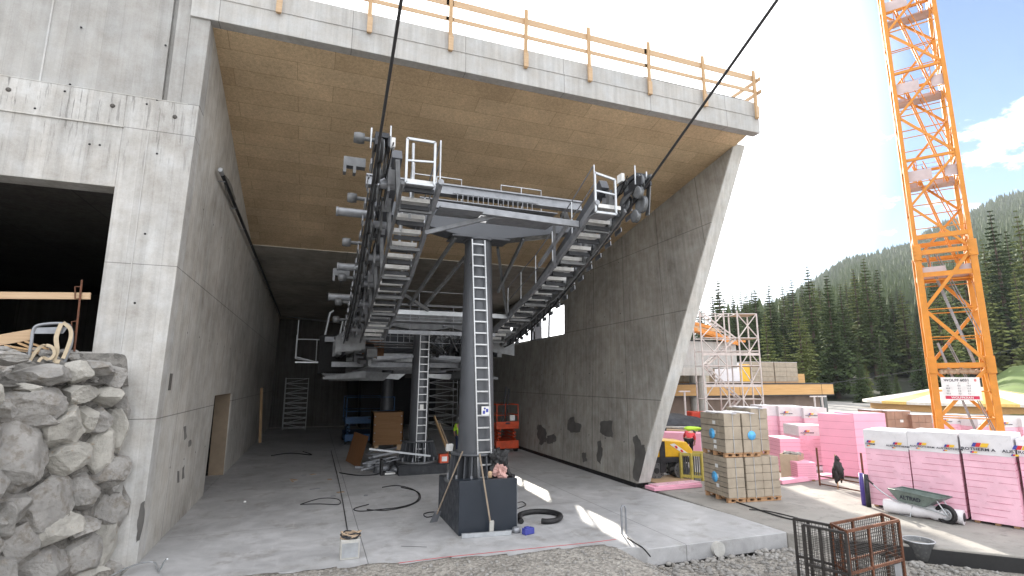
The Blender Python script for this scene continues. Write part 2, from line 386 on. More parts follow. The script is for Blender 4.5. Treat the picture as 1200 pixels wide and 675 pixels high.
# ------------------------------------------------------------------ ground
def sm(a,b,x):
    x=min(max((x-a)/(b-a),0),1);return x*x*(3-2*x)
def gh(u,v):
    d=math.hypot(u,v)
    if v>11.8+0.0 and -3.2<u<10.2: return -.5
    z=-.32*sm(5.9,6.8,u)*sm(0,1,1)
    if u<=6.8:
        edge=10.0+max(0,(6.5-u))*.105          # gravel laps up over the slab edge
        z=z+.035*sm(edge-1.5,edge-.2,v)*(1-sm(5.6,6.4,u))
        if v>edge+.25: z=-.5 if u>-3.2 else 0
    if u>6.8 and v>9.75 and u<10.2: z=-.5
    n=noise.noise(Vector((u*1.3,v*1.3,0)))*.035+noise.noise(Vector((u*4,v*4,3)))*.02
    if d>25:n=0
    z+=n
    z+=1.6*(1-sm(1.5,6.8,d))
    if d>14 and z>-.3: z-=.33
    return z
def grid_coords(lo,hi,a,b,fine):
    s=[];x=a
    while x<b: s.append(x);x+=fine
    s.append(b);st=fine;x=b
    while x<hi: st*=1.35;x+=st;s.append(x)
    st=fine;x=a;pre=[]
    while x>lo: st*=1.35;x-=st;pre.append(x)
    return pre[::-1]+s
gx=grid_coords(-3500,3500,-7,15,.11);gy=grid_coords(-3000,3500,2.5,13,.11)
g=MB();vs=[];nx=len(gx)
for y in gy:
    for x in gx: vs.append((x,y,gh(x,y)))
g.add(vs,[(j*nx+i,j*nx+i+1,(j+1)*nx+i+1,(j+1)*nx+i) for j in range(len(gy)-1) for i in range(nx-1)],True)
struct(g.build('ground',m_gravel),'grey gravel and earth ground in front of the station')
# rubble on the gravel
st=MB()
def pebble(u,v,s,i):
    st.blob((u,v,gh(u,v)+s*.25),s,s*rnd.uniform(.6,1),s*rnd.uniform(.45,.8),i,.3,1,1.5,0,rnd.random()*6)
k=0
for i in range(2600):
    u=rnd.uniform(-3,13);v=rnd.uniform(6.5,11.2)
    e=10.0+max(0,(6.5-u))*.105
    if v>e-.0 : continue
    if u>10.4 and v> 9.5-(u-10.9)*1.0: continue
    k+=1;pebble(u,v,rnd.choice((.012,.018,.025,.035,.05)) ,k)
for i in range(260):
    u=rnd.uniform(6.5,10.2);v=9.75-abs(rnd.gauss(0,.5));pebble(u,v,rnd.uniform(.02,.08),k+i)
for i in range(60):
    u=rnd.uniform(8.5,12);v=rnd.uniform(7,8.8);pebble(u,v,rnd.uniform(.03,.1),k+i+400)
o=st.build('loose_stones',m_rock);tag(o,'loose stones and rubble scattered over the foreground gravel','rubble');o['kind']='stuff'
# station floor slab
f=MB();poly=[(-3.0,11.55),(-1.3,11.19),(1.1,10.72),(6.45,10.08),(6.62,9.86),(10.3,9.8),(10.3,11.5),(10.0,15.6),(9.9,43.2),(-3.0,43.2)]
f.prism([(x,y,-.34) for x,y in poly],(0,0,.34));struct(f.build('station_floor',m_floor,bevel=.015),'smooth grey concrete floor slab of the station')
y=MB();yp=[(10.31,9.78),(10.9,9.25),(13.4,6.8),(16,3.4),(32,-8),(90,-8),(90,80),(10.31,80)]
y.prism([(x,yy,-.35) for x,yy in yp],(0,0,.345))
struct(y.build('yard',m_yard,bevel=.02),'dusty concrete yard right of the station')
kb=MB();kb.beam((10.95,9.19,-.2),(13.4,6.79,-.2),.05,.31);kb.beam((13.4,6.79,-.2),(16,3.39,-.2),.05,.31)  # black strip along the outer face of the yard slab
struct(kb.build('kerb',m_black),'dark edge strip of the yard slab')
# red chalk line
ln=MB();pp=[atz(x,yy,.004) for x,yy in((425,665),(520,653),(600,645),(690,636),(722,632))]
for a,b in zip(pp,pp[1:]): ln.beam(a,b,.014,.004)
struct(ln.build('marking',m_inkr),'thin red setting-out line along the slab edge')

# ------------------------------------------------------------------ station building
sb=thing('station_building','raw concrete lift station with wide open portal and leaning right wall','building',(0,0,0))
W0=12.4
b=MB();b.box(-14,-4.07,W0,W0+.5,-.4,3.95);b.box(-14,-4.07,W0,W0+.5,7.3,9.35);b.box(-14,-9.2,W0,W0+.5,3.95,7.3)
b.box(-4.07,-2.93,W0,W0+.5,-.4,9.35)
b.box(-14,-3.46,W0+.035,W0+.5,9.35,14.6);b.box(-3.36,-3.1,W0+.02,W0+.5,9.35,14.6);b.box(-3.46,-3.36,W0+.12,W0+.5,9.35,14.6);b.box(-3.1,-2.93,W0+.02,W0+.5,9.35,12.4)
def leanv(q):
    q.v=[(x+.02*z_,y_,z_) if -2.951<x<-2.9 else (x,y_,z_) for x,y_,z_ in q.v]
leanv(b)
b.build('front_wall',m_conc_facade,sb,bevel=.012)
b=MB();b.box(-5.58,-5.55,W0+.015,W0+.04,9.36,14.6);b.box(-3.62,-3.595,W0-.012,W0+.01,2.67,8.6)
b.build('joint_strip',m_conc_beam,sb)
# ledge line below the dark lift
b=MB();b.box(-14,-4.05,W0-.03,W0+.01,8.6,8.63);b.box(-14,-2.96,W0-.008,W0+.01,9.335,9.35);b.build('pour_ledge',m_conc_edge,sb)
for i,(px,py) in enumerate(((10,105),(132,124),(205,137),(104,180),(105,170))[:3]):
    p=atplane(px,py,(0,W0,0),Vector((0,1,0)));q=MB();q.lathe((p.x,W0-.004,p.z),((.001,-.006),(.045,-.006),(.045,.01)),12,'y');q.build('cone_plug',m_conc_dark,sb)
for i,(px,py) in enumerate(((95,32),(194,53),(82,99),(184,117),(76,107),(172,122),(105,169),(117,170),(184,180),(170,274),(41,127),(158,355))):
    p=atplane(px,py,(0,W0,0),Vector((0,1,0)));q=MB();q.lathe((p.x,W0-.002,p.z),((.001,-.004),(.022,-.004),(.022,.01)),8,'y');q.build('tie_hole',m_black,sb)
# inner side wall with the door
b=MB();U1=-2.93;U0=-3.43
b.box(U0,U1,W0+.5,18.8,0,12.3);b.box(U0,U1,18.8,22.6,2.95,12.3);b.box(U0,U1,22.6,43.2,0,12.3)
leanv(b);b.build('side_wall',m_conc_side,sb)
b=MB();b.box(-2.935,-2.925,13.0,13.22,3.2,3.55);leanv(b);b.build('wall_niche',m_conc_dark,sb)
b=MB();b.box(-3.43,-2.935,22.585,22.6,0.002,2.94);b.box(-3.43,-2.935,18.8,22.585,2.925,2.945);b.build('door_reveal',m_card2,sb)
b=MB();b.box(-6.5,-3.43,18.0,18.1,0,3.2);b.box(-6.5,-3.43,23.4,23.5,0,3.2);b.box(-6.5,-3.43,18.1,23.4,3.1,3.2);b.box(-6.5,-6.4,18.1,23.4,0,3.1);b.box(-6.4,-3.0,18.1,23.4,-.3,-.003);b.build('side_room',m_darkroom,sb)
b=MB();b.box(-4.2,-3.0,18.8,22.58,-.2,0.001);b.build('door_threshold',m_floor,sb)
# wet / patched spots
def decal(name,pts,mat,fn,parent=sb,n=Vector((1,0,0)),th=.004):
    q=MB();P=[fn(*p) for p in pts];q.prism(P,n*th);return q.build(name,mat,parent)
m_wet=M('patched_concrete',(.10,.095,.09),.7,0,.25,3)
m_wet2=M('rough_patch',(.17,.165,.155),.9,0,.25,3)
def rough(pts,amt=1.6,seed=0,sub=4):
    rr=random.Random(seed);out=[]
    for i,p in enumerate(pts):
        q=pts[(i+1)%len(pts)]
        for k in range(sub):
            tt=k/sub;out.append((p[0]+(q[0]-p[0])*tt+rr.uniform(-amt,amt)*(k>0),p[1]+(q[1]-p[1])*tt+rr.uniform(-amt,amt)*(k>0)))
    return out
def sidef(x,y):
    p=atplane(x,y,(-2.926,0,0),Vector((1,0,0)));p=atplane(x,y,(-2.926+.02*p.z,0,0),Vector((1,0,0)));return p
decal('patch',rough([(263,205),(268,210),(276,232),(274,245),(268,235),(264,222)],.8,1),m_wet2,sidef)
for i,pts in enumerate(([(215,500),(218,499),(219,512),(216,516)],[(221,517),(224,515),(224,522),(221,524)],[(214,548),(216,545),(216,560),(213,562)],[(208,552),(210,552),(210,565),(208,566)])):
    decal('patch',rough(pts,.5,i+3,2),m_wet2,sidef)
decal('patch',rough([(165,590),(170,587),(169,610),(164,632),(160,636),(161,610)],.8,9),m_wet,lambda x,y:atplane(x,y,(0,W0-.004,0),Vector((0,1,0))),n=Vector((0,-1,0)))
for i in range(15):
    for j in range(3):
        wv=14.1+i*1.35;zz=1.5+j*3.0
        if 18.4<wv<23 and zz<3.3: continue
        q=MB();q.lathe((-2.93+.02*zz-.002,wv,zz),((.001,.004),(.025,.004),(.025,-.01)),8,'x');q.build('tie_hole',m_black,sb)
# room behind the facade opening
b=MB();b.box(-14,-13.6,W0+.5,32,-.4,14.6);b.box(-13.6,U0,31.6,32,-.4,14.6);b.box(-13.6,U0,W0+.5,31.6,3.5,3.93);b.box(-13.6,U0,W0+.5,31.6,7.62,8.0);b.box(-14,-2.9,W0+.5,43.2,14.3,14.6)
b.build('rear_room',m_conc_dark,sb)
# the leaning right wall
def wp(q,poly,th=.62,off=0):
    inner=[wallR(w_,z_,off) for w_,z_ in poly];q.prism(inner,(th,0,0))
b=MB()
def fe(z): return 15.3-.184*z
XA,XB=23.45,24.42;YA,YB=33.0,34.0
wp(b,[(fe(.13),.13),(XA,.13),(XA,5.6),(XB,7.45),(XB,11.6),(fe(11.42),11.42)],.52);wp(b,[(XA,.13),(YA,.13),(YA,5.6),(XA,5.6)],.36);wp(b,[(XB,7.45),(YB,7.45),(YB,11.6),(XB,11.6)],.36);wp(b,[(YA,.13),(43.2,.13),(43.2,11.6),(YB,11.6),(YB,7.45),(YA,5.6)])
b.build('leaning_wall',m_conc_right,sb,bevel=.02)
b=MB();wp(b,[(fe(0)+.1,0),(43,0),(43,.13),(fe(.1)+.1,.13)],.5,-.03);b.build('base_joint',m_black,sb)
for i in range(10):
    for j in range(4):
        zz=1.3+j*2.4;wv=15.9+i*1.27+.42*zz
        if wv<fe(zz)+.8 or (5.3<zz<7.7 and wv>23): continue
        p=wallR(wv,zz,.003);q=MB();q.lathe(p,((.001,-.003),(.024,-.003),(.024,.01)),8,'x');q.build('tie_hole',m_black,sb)
# pale cast front edge of the leaning wall
b=MB();a=wallR(fe(.15),.15);c=wallR(fe(11.4),11.4)
b.hexa([a+Vector((.03,-.012,0)),a+Vector((.5,-.012,0)),a+Vector((.5,.0,0)),a+Vector((.03,.0,0)),c+Vector((.03,-.012,0)),c+Vector((.5,-.012,0)),c+Vector((.5,.0,0)),c+Vector((.03,.0,0))]);b.build('wall_nose',m_conc_edge,sb)
b=MB();p_=wallR(28.3,0);b.box(12.5,12.95,29.7,30.5,0,9);b.build('outer_post',m_tower,sb)
b=MB()
for wv in (23.5,25.7,28.0,30.3,32.95): b.hexa([wallR(wv-.05,5.6,-.15),wallR(wv-.05,5.6,-.23),wallR(wv+.05,5.6,-.23),wallR(wv+.05,5.6,-.15),wallR(wv+.91,7.45,-.15),wallR(wv+.91,7.45,-.23),wallR(wv+1.01,7.45,-.23),wallR(wv+1.01,7.45,-.15)])
for zv in (5.66,7.39): o_=(zv-5.6)*.52;b.hexa([wallR(23.45+o_,zv-.05,-.155),wallR(23.45+o_,zv-.05,-.225),wallR(33+o_,zv-.05,-.225),wallR(33+o_,zv-.05,-.155),wallR(23.45+o_,zv+.05,-.155),wallR(23.45+o_,zv+.05,-.225),wallR(33+o_,zv+.05,-.225),wallR(33+o_,zv+.05,-.155)])
b.build('window_frame',m_galvd,sb)
for i,pts in enumerate(([(630,498),(634,497),(640,505),(640,518),(634,522),(630,512)],[(641,511),(650,508),(652,515),(648,520),(641,519)],[(666,492),(672,488),(674,495),(681,497),(680,506),(671,507),(665,503)],[(704,494),(718,493),(718,513),(709,511),(703,507)],[(700,517),(704,516),(706,530),(704,544),(700,540)],[(682,531),(687,530),(688,541),(683,541)],[(742,512),(747,510),(752,522),(756,520),(757,530),(748,566),(742,560),(744,530)])):
    decal('damp_patch',rough(pts,1.0,i+20),m_wet,lambda x,y:onwall(x,y,.003),n=Vector((-1,0,0)))
# roof: fascia beam, soffit, boards, slab
b=MB();b.box(-3.1,13.32,W0-.04,W0+.26,11.45,12.02);b.box(-3.1,13.32,W0,W0+.26,12.02,12.55);b.box(-3.1,13.32,W0-.06,W0,11.995,12.02)
b.build('fascia_beam',m_conc_beam,sb,bevel=.012)
b=MB();b.box(8.9,12.8,W0+.02,W0+.4,12.55,12.585);b.build('roof_membrane',m_black,sb)
def cz(w_): return 11.5-.238*(w_-W0) if w_<23.3 else 8.906-.045*(w_-23.3)
b=MB();y0=W0+.26
b.prism([(-2.93,y0,cz(y0)),(-2.93,23.3,cz(23.3)),(-2.93,23.3,cz(23.3)+.3),(-2.93,y0,cz(y0)+.3)],(15.95,0,0));b.build('ceiling_board',m_osb,sb)
b=MB();b.prism([(-2.93,23.3,8.87),(-2.93,43.2,8.0),(-2.93,43.2,12.4),(-2.93,23.3,12.4)],(16.1,0,0));b.prism([(-2.93,y0,cz(y0)+.3),(-2.93,23.3,cz(23.3)+.3),(-2.93,23.3,12.4),(-2.93,y0,12.4)],(16.1,0,0))
b.build('roof',m_conc_ceil,sb)
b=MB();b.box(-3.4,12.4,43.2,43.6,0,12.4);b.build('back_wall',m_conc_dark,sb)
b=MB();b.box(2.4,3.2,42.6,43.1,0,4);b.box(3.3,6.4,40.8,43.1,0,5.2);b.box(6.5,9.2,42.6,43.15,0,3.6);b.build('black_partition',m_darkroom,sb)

# wooden guard rail on the roof edge
gr=thing('guard_rail','wooden guard rail of posts and two boards along roof edge','railing',(5,W0,12.0))
us=[-1.32,.75,2.82,4.95,6.95,9.0,11.08,13.17]
for i,u in enumerate(us):
    q=MB();lean=rnd.uniform(-.03,.03);q.beam((u,W0-.1,11.93+rnd.uniform(-.03,.03)),(u+lean,W0-.1,13.68+rnd.uniform(-.05,.05)),.10,.06,(0,1,0));q.build('post',m_woodv,gr,bevel=.004)
    q=MB();q.beam((u+.005,W0-.142,11.93),(u+.01,W0-.142,12.35),.13,.025,(0,1,0));q.build('cleat',m_woodp,gr,bevel=.003)
for z,h in ((13.38,.19),(12.9,.115)):
    for a,c in zip((-3,2.7,8.9),(2.9,9.1,13.3)):
        q=MB();q.beam((a,W0-.055,z+rnd.uniform(-.015,.015)),(c,W0-.055,z+rnd.uniform(-.015,.015)),.03,h,(0,0,1));q.build('board',m_woodp,gr,bevel=.003)
for z in (13.3,12.85):
    q=MB();q.beam((13.3,W0-.25,z),(13.3,20,z),.03,.13,(0,0,1));q.build('board',m_woody,gr,bevel=.003)
for wv in (16,20):
    q=MB();q.beam((13.25,wv,12.3),(13.25,wv,13.6),.09,.06,(0,1,0));q.build('post',m_woodv,gr)
# conduit on the side wall
cd=thing('cable_conduit','grey steel cable conduit on brackets along the left inner wall','conduit',(-2.6,15,8.7))
q=MB();q.tube((-2.62,14.9,8.78),(-2.62,42,8.1),.05,n=10);q.build('pipe',m_machined,cd);q=MB();q.lathe((-2.62,14.7,8.785),((.055,0),(.06,.3),),10,'y');q.build('end_sleeve',m_galv,cd);q=MB();q.tube((-2.62,15.2,8.86),(-2.62,42,8.17),.014,n=6);q.build('cable',m_galvd,cd)
for i in range(12):
    wv=15.3+i*2.2;zz=8.77-(wv-14.9)*.0251
    q=MB();q.tube((-2.93,wv,zz-.1),(-2.58,wv,zz-.08),.014,n=6);q.build('bracket',m_galvd,cd)
q=MB();q.tube((-2.62,42,8.1),(3,42,7.6),.05);q.build('pipe',m_galvd,cd)
# ------------------------------------------------------------------ lift machinery
CX=3.9
RP=[(-12,18.06),(5,9.98),(10,7.6),(11.4,6.97),(12.6,6.5),(14,5.94),(15.2,5.52),(16.8,5.1),(18.4,4.78),(20,4.6),(22,4.5),(25,4.45),(30,4.4),(41,4.4)]
WP=[(9.5,7.5),(9.9,7.34),(11.45,6.67),(13.25,6.02),(14.6,5.72),(15.9,5.38),(17.7,5.0),(20,4.6),(26,4.05)]
def wz_(w_):
    for (a,za),(b_,zb) in zip(WP,WP[1:]):
        if a<=w_<=b_: return za+(zb-za)*(w_-a)/(b_-a)
    return WP[-1][1]
def rz_(w_):
    for (a,za),(b_,zb) in zip(RP,RP[1:]):
        if a<=w_<=b_: return za+(zb-za)*(w_-a)/(b_-a)
    return RP[-1][1]
for u,lab in ((.87,'left dark steel haul rope rising from the left wheel train out of the hall'),(6.82,'right dark steel haul rope rising from the right wheel train past the roof corner')):
    q=MB();q.path([(u,a,b_) for a,b_ in RP],.028,8);tag(q.build('haul_rope',m_rope),lab,'cable','lift haul ropes')

m_tread=M('tread_steel',(.66,.66,.65),.5,.3,.15,8)
m_sheave=M('sheave_steel',(.2,.21,.22),.45,.5,.25,5)
def ladder(parent,w_b,z0,w_t,z1,u0b,u1b,u0t,u1t,step=.28):
    L=thing('ladder','','');
    for k in('label','category'): del L[k]
    L.parent=parent;L.location=Vector((u0b,w_b,z0))-Vector(parent.location)
    q=MB();q.beam((u0b,w_b,z0),(u0t,w_t,z1),.03,.07,(0,1,0));q.build('rail',m_alu,L)
    q=MB();q.beam((u1b,w_b,z0),(u1t,w_t,z1),.03,.07,(0,1,0));q.build('rail',m_alu,L)
    n=int((z1-z0)/step)
    for i in range(1,n+1):
        q=MB();k=(i-.4)/n;q.beam((u0b+(u0t-u0b)*k,w_b+(w_t-w_b)*k,z0+(z1-z0)*k),(u1b+(u1t-u1b)*k,w_b+(w_t-w_b)*k,z0+(z1-z0)*k),.035,.035);q.build('rung',m_alu,L)
    for k in (.12,.5,.9):
        q=MB();
        for uu in (u0b+(u0t-u0b)*k,u1b+(u1t-u1b)*k): q.beam((uu,w_b+(w_t-w_b)*k,z0+(z1-z0)*k),(uu,w_b+.35+(w_t-w_b)*k,z0+(z1-z0)*k),.03,.04)
        q.build('standoff',m_galvd,L)
    return L
def column(name,label,w_,zbase,r0,r1,z0,z1,ring=(.62,.5)):
    T=thing(name,label,'lift tower',(CX,w_,zbase))
    q=MB();q.tube((CX,w_,z0),(CX,w_,z1),r0,r1,n=32);q.tube((CX,w_,z1),(CX,w_,z1+.06),r1+.07,n=32);q.build('shaft',m_tower,T)
    q=MB();q.lathe((CX,w_,zbase),((ring[0]+.05,0),(ring[0]+.05,.06),(ring[0]-.1,.06)),28);q.build('base_flange',m_machine,T)
    q=MB();q.lathe((CX,w_,0),((r0+.02,z0+.02),(ring[1]+.05,z0+.02),(ring[1]+.05,z0-.03),(r0,z0-.03)),28)
    q.tube((CX,w_,zbase),(CX,w_,z0),r0-.02,n=24)
    q.build('top_ring',m_tower,T)
    q=MB()
    for i in range(22):
        a=2*math.pi*i/22;c,s=math.cos(a),math.sin(a);pr=.012
        P=[(r0-.03,zbase+.06),(ring[0]-.03,zbase+.06),(ring[1]+.04,z0-.03),(r0-.03,z0-.03)]
        v=[Vector((CX+rr*c-s*pr*e,w_+rr*s+c*pr*e,zz)) for e in(-1,1) for rr,zz in P];q.hexa(v)
    q.build('stiffeners',m_tower,T)
    for i in range(11):
        q=MB();a=2*math.pi*(i+.5)/11;p=(CX+(ring[0]-.02)*math.cos(a),w_+(ring[0]-.02)*math.sin(a),zbase+.06);q.tube(p,(p[0],p[1],zbase+.2),.035,n=6);q.build('anchor_bolt',m_galvd,T)
    return T
# front tower: everything bolted to it moves with it
T=column('lift_tower','tall dark grey tapered steel tower on anthracite plinth carrying walkways and wheel trains',13.15,.98,.46,.355,1.64,7.05,(.72,.58))
ladder(T,12.58,.95,12.72,7.0,3.80,4.14,3.60,3.94)
q=MB();q.box(3.87,4.07,12.6,12.61,2.55,2.78);q.build('warning_label',m_white,T)
q=MB();q.box(3.90,3.96,12.595,12.6,2.6,2.68);q.box(3.98,4.04,12.595,12.6,2.64,2.72);q.lathe((3.95,12.597,2.73),((.001,-.003),(.025,-.003),(.025,.003)),10,'y');q.build('label_print',m_inkb,T)
# cross arm
q=MB()
arm=[(1.1,7.55),(3.3,7.12),(4.5,7.12),(6.7,7.55),(6.7,7.8),(4.6,7.95),(3.2,7.95),(1.1,7.8)]
q.prism([(x,12.85,z) for x,z in arm],(0,.6,0));q.box(1.05,6.75,12.8,13.5,7.8,7.83) if False else None
q.prism([(3.1,12.8,7.08),(4.7,12.8,7.08),(4.7,13.5,7.08),(3.1,13.5,7.08)],(0,0,.045))
q.build('cross_arm',m_tower,T,bevel=.02)
q=MB();q.box(3.78,4.02,12.83,12.845,7.52,7.74);q.build('number_plate',m_white,T)
q=MB();q.box(3.83,3.97,12.822,12.83,7.6,7.62);q.box(3.86,3.94,12.822,12.83,7.66,7.69);q.build('plate_print',m_ink,T)
# rear upper cross beam (pale)
q=MB();q.box(.9,6.9,12.9,13.05,8.24,8.44);q.box(.9,6.9,12.84,13.11,8.44,8.48);q.box(.9,6.9,12.84,13.11,8.2,8.24)
q.build('rear_beam',m_galvd,T)
for u in (1.15,6.6): 
    q=MB();q.beam((u,13.2,7.8),(u,13.45,8.25),.18,.18);q.build('bracket',m_machine,T)
# front walkway tube and braces
q=MB();q.beam((2.15,10.65,7.1),(5.6,10.65,7.02),.11,.15);q.build('walkway_beam',m_galvd,T,bevel=.01)
q=MB();q.box(2.25,3.2,10.4,11.0,6.98,7.02);q.build('grating',m_galvd,T)
q=MB();q.box(3.5,5.0,10.72,11.2,6.98,7.02);q.build('grating',m_galvd,T)
for a,c in (((2.1,11.2,6.62),(3.75,10.7,7.08)),((5.0,10.7,7.05),(5.66,12.1,6.3)),((5.35,10.75,7.0),(5.3,12.3,6.35)),((3.2,12.9,7.05),(2.5,15.5,5.6)),((3.9,13.4,7.05),(2.9,15.8,5.5)),((5.1,12.9,7.2),(4.95,14.6,6.0)),((2.12,15.0,5.9),(3.1,15.7,5.5)),((4.5,13.3,7.0),(5.6,15.6,5.45))):
    q=MB();q.beam(a,c,.07,.09);q.build('brace',m_machine if a[1]>12 else m_galvd,T)
for w_,z,h in ((15.75,5.42,.13),(16.99,4.93,.12)):
    q=MB();q.beam((2.1,w_,z),(5.66,w_,z),.1,h);q.build('cross_tube',m_galv if w_<16 else m_galvd,T)
# catwalk handrails behind the tower
def rail(parent,pts,r=.017,mat=None,name='handrail'):
    q=MB();q.path(pts,r,6);return q.build(name,mat or m_galv,parent)
zf=8.05
for ua_,ub_ in ((2.1,3.5),(4.66,5.9)):
    rail(T,[(ua_,13.5,zf),(ua_,13.5,zf+.85),(ub_,13.5,zf+.85),(ub_,13.5,zf)],.02)
    rail(T,[(ua_,13.5,zf+.45),(ub_,13.5,zf+.45)],.015)
    rail(T,[((ua_+ub_)/2,13.5,zf-.1),((ua_+ub_)/2,13.5,zf+.85)],.017)
q=MB()
for i in range(16): q.box(3.2+i*.14,3.215+i*.14,12.75,12.78,7.98,8.22)
q.box(3.1,5.5,12.75,12.79,8.2,8.24);q.box(3.1,5.5,12.75,12.79,7.96,8.0);q.build('kick_fence',m_galvd,T)
q=MB();q.box(2.2,6.0,12.6,13.4,7.93,7.95);q.build('catwalk_grating',m_galvd,T)

def side(sgn,T,wtop=9.9,wbot=18.6,detail=True):
    """one walkway + one wheel train; sgn -1 left, +1 right"""
    U=lambda d: CX+sgn*d     # d: distance from the machine axis
    # stringer of the walkway
    def off(w_,dz): return wz_(w_)+.30+dz
    ws=[wtop+ (wbot-wtop)*i/14 for i in range(15)]
    W=thing('walkway','','');
    for k in('label','category'): del W[k]
    W.parent=T;W.location=Vector((U(2.2),wtop,wz_(wtop)))-Vector(T.location)
    q=MB()
    for a,c in zip(ws,ws[1:]): q.beam((U(1.77),a,off(a,-.33)),(U(1.77),c+.02,off(c,-.33)),.08,.16)
    q.tube((U(1.77),wtop-.02,off(wtop,-.33)),(U(1.77),wtop-.07,off(wtop,-.33)),.06,n=10)
    q.build('stringer',m_galvd,W)
    q=MB()
    for a,c in zip(ws,ws[1:]): q.beam((U(2.52),a,off(a,-.42)),(U(2.52),c+.02,off(c,-.42)),.05,.1)
    q.build('stringer',m_machine,W)
    w_=wtop+.25;k=0
    while w_<wbot:
        z=off(w_,-.22)
        q=MB();q.box(min(U(1.86),U(2.45)),max(U(1.86),U(2.45)),w_-.16,w_+.12,z-.035,z);q.box(min(U(1.86),U(2.45)),max(U(1.86),U(2.45)),w_-.175,w_-.16,z-.06,z+.03);q.build('tread',m_tread,W)
        if k<14:
            q=MB();q.beam((U(1.86),w_-.1,z-.16),(U(2.45),w_-.1,z-.16),.05,.09);q.build('tread_bracket',m_machined,W)
        w_+=.48 if w_<16 else .52;k+=1
    # gate frame at the top end
    z=off(wtop,-.54 if sgn>0 else -.42);ua,ub=U(1.74 if sgn>0 else 1.9),U(2.26 if sgn>0 else 2.46)
    G=[(ua,wtop-.02,z),(ua,wtop-.02,z+.92),(ub,wtop-.02,z+(.92 if sgn<0 else .82)),(ub,wtop-.02,z)]
    q=MB();
    for a,c in zip(G,G[1:]+G[:1]): q.beam(a,c,.045,.045,(0,1,0))
    q.beam((ua,wtop-.02,z+.5),(ub,wtop-.02,z+.46),.035,.035);q.build('gate_frame',m_galv,W)
    q=MB();q.box(min(ua,ub),max(ua,ub),wtop,wtop+.4,z-.03,z);q.build('grating',m_galvd,W)
    # handrail along the inner stringer
    hs=[wtop+.05+i*1.15 for i in range(6)] if sgn>0 else [wtop+.05+i*1.6 for i in range(4)]
    hs2=hs
    for h in (.92,.48): rail(W,[(U(1.77),a,off(a,-.3+h)) for a in hs2],.016,m_galvd)
    for a in hs2: rail(W,[(U(1.77),a,off(a,-.35)),(U(1.77),a,off(a,-.3+.92))],.018,m_galv,'post')
    if sgn<0:
        for i,(uu,ww) in enumerate(((2.25,10.3),(2.3,10.1),(2.2,10.9),(2.32,11.3),(2.25,12.0))):
            q=MB();z=off(ww,0);q.tube((U(uu),ww,z-.4),(U(uu),ww,z+.35 if i!=1 else z+.6),.03,n=8);q.build('post',m_galv,W)
    # ---- wheel train
    S=thing('wheel_train','','');
    for k in('label','category'): del S[k]
    S.parent=T;S.location=Vector((U(2.95),wtop,rz_(wtop)))-Vector(T.location)
    def at(w_,dz,u): 
        return (U(u),w_,rz_(w_)+dz)
    us=2.95;w_=wtop+.1;k=0;side_=[]
    while w_<wbot+.5:
        z=rz_(w_)+.25
        q=MB();q.lathe((U(us),w_,z),((.05,-.055),(.2,-.055),(.235,-.045),(.21,-.02),(.21,.02),(.235,.045),(.2,.055),(.05,.055)),20,'x')
        q.build('sheave',m_sheave,S)
        q=MB();q.path([(U(us),w_+.225*math.cos(k_*math.pi/10),z+.225*math.sin(k_*math.pi/10)) for k_ in range(20)],.028,6,closed=True);q.build('tyre',m_rubber,S)
        if k<12:
            q=MB();q.lathe((U(us),w_,z),((.001,-.09),(.06,-.09),(.06,.09),(.001,.09)),10,'x')
            for a in range(5):
                aa=a*2*math.pi/5;q.tube((U(us)-.06,w_+.13*math.cos(aa),z+.13*math.sin(aa)),(U(us)+.06,w_+.13*math.cos(aa),z+.13*math.sin(aa)),.028,n=8)
            q.build('hub',m_galvd,S)
        side_.append(w_);w_+=.52;k+=1
    for i in range(0,len(side_)-1,2):
        q=MB();a,c=side_[i],side_[i+1]
        for du in (-.12,.12): 
            q.beam(at(a,.25,us+du),at(c,.25,us+du),.025,.13)
        m=(a+c)/2;q.beam(at(m,.28,us-.12),at(m,.62,us-.14),.03,.16,(0,1,0));q.build('rocker',m_machine,S)
    for i in range(1,len(side_)-3,4):
        q2=MB()
        a,c=side_[i]-.25,side_[i+2]+.25
        q2.beam(at(a,.62,us-.16),at(c,.62,us-.16),.05,.2);q2.beam(at((a+c)/2,.62,us-.2),at((a+c)/2,.95,us-.3),.09,.22,(0,1,0))
        q2.tube(at((a+c)/2,.62,us-.35),at((a+c)/2,.62,us+.02),.07,n=10)
        q2.build('rocker_beam',m_machine,S)
    # main carrying girder
    q=MB();gp=[(wtop+.9,.95),(12,.85),(14,.75),(16,.6),(18,.55),(20,.5)]
    for (a,da),(c,dc) in zip(gp,gp[1:]): q.beam(at(a,da,us-.42),at(c,dc,us-.42),.22,.26)
    q.build('girder',m_tower,S,bevel=.01)
    for i in range(7):
        a=wtop+.7+i*1.25
        q=MB();q.beam(at(a,.62,us-.4),(U(2.48),a,off(a,-.45)),.09,.14,(0,1,0));q.beam((U(2.48),a,off(a,-.45)),(U(1.8),a,off(a,-.45)),.07,.09,(0,1,0));q.build('support_arm',m_machine,S)
        q=MB();q.prism([at(a+.2,.1,us-.3),at(a+.75,.12,us-.3),at(a+.85,.5,us-.3),at(a+.45,.72,us-.3),at(a+.1,.55,us-.3)],(sgn*.05,0,0));q.build('support_plate',m_machine if i%2 else m_galvd,S)
        q=MB();q.tube(at(a+.3,.3,us-.45),at(a+.3,.3,us-.1),.09,n=12);q.build('pivot_pin',m_galvd,S)
    # outriggers, rope catchers, guards, cables
    for i in range(0,len(side_),3):
        a=side_[i];dd=.42 if sgn<0 else .22;q=MB();q.tube(at(a,.45,us),at(a,.45,us+dd),.045,n=8);q.lathe(at(a,.45,us+dd),((.001,-.1),(.1,-.1),(.115,0),(.1,.1),(.001,.1)),12,'x');q.build('damper',m_machine,S)
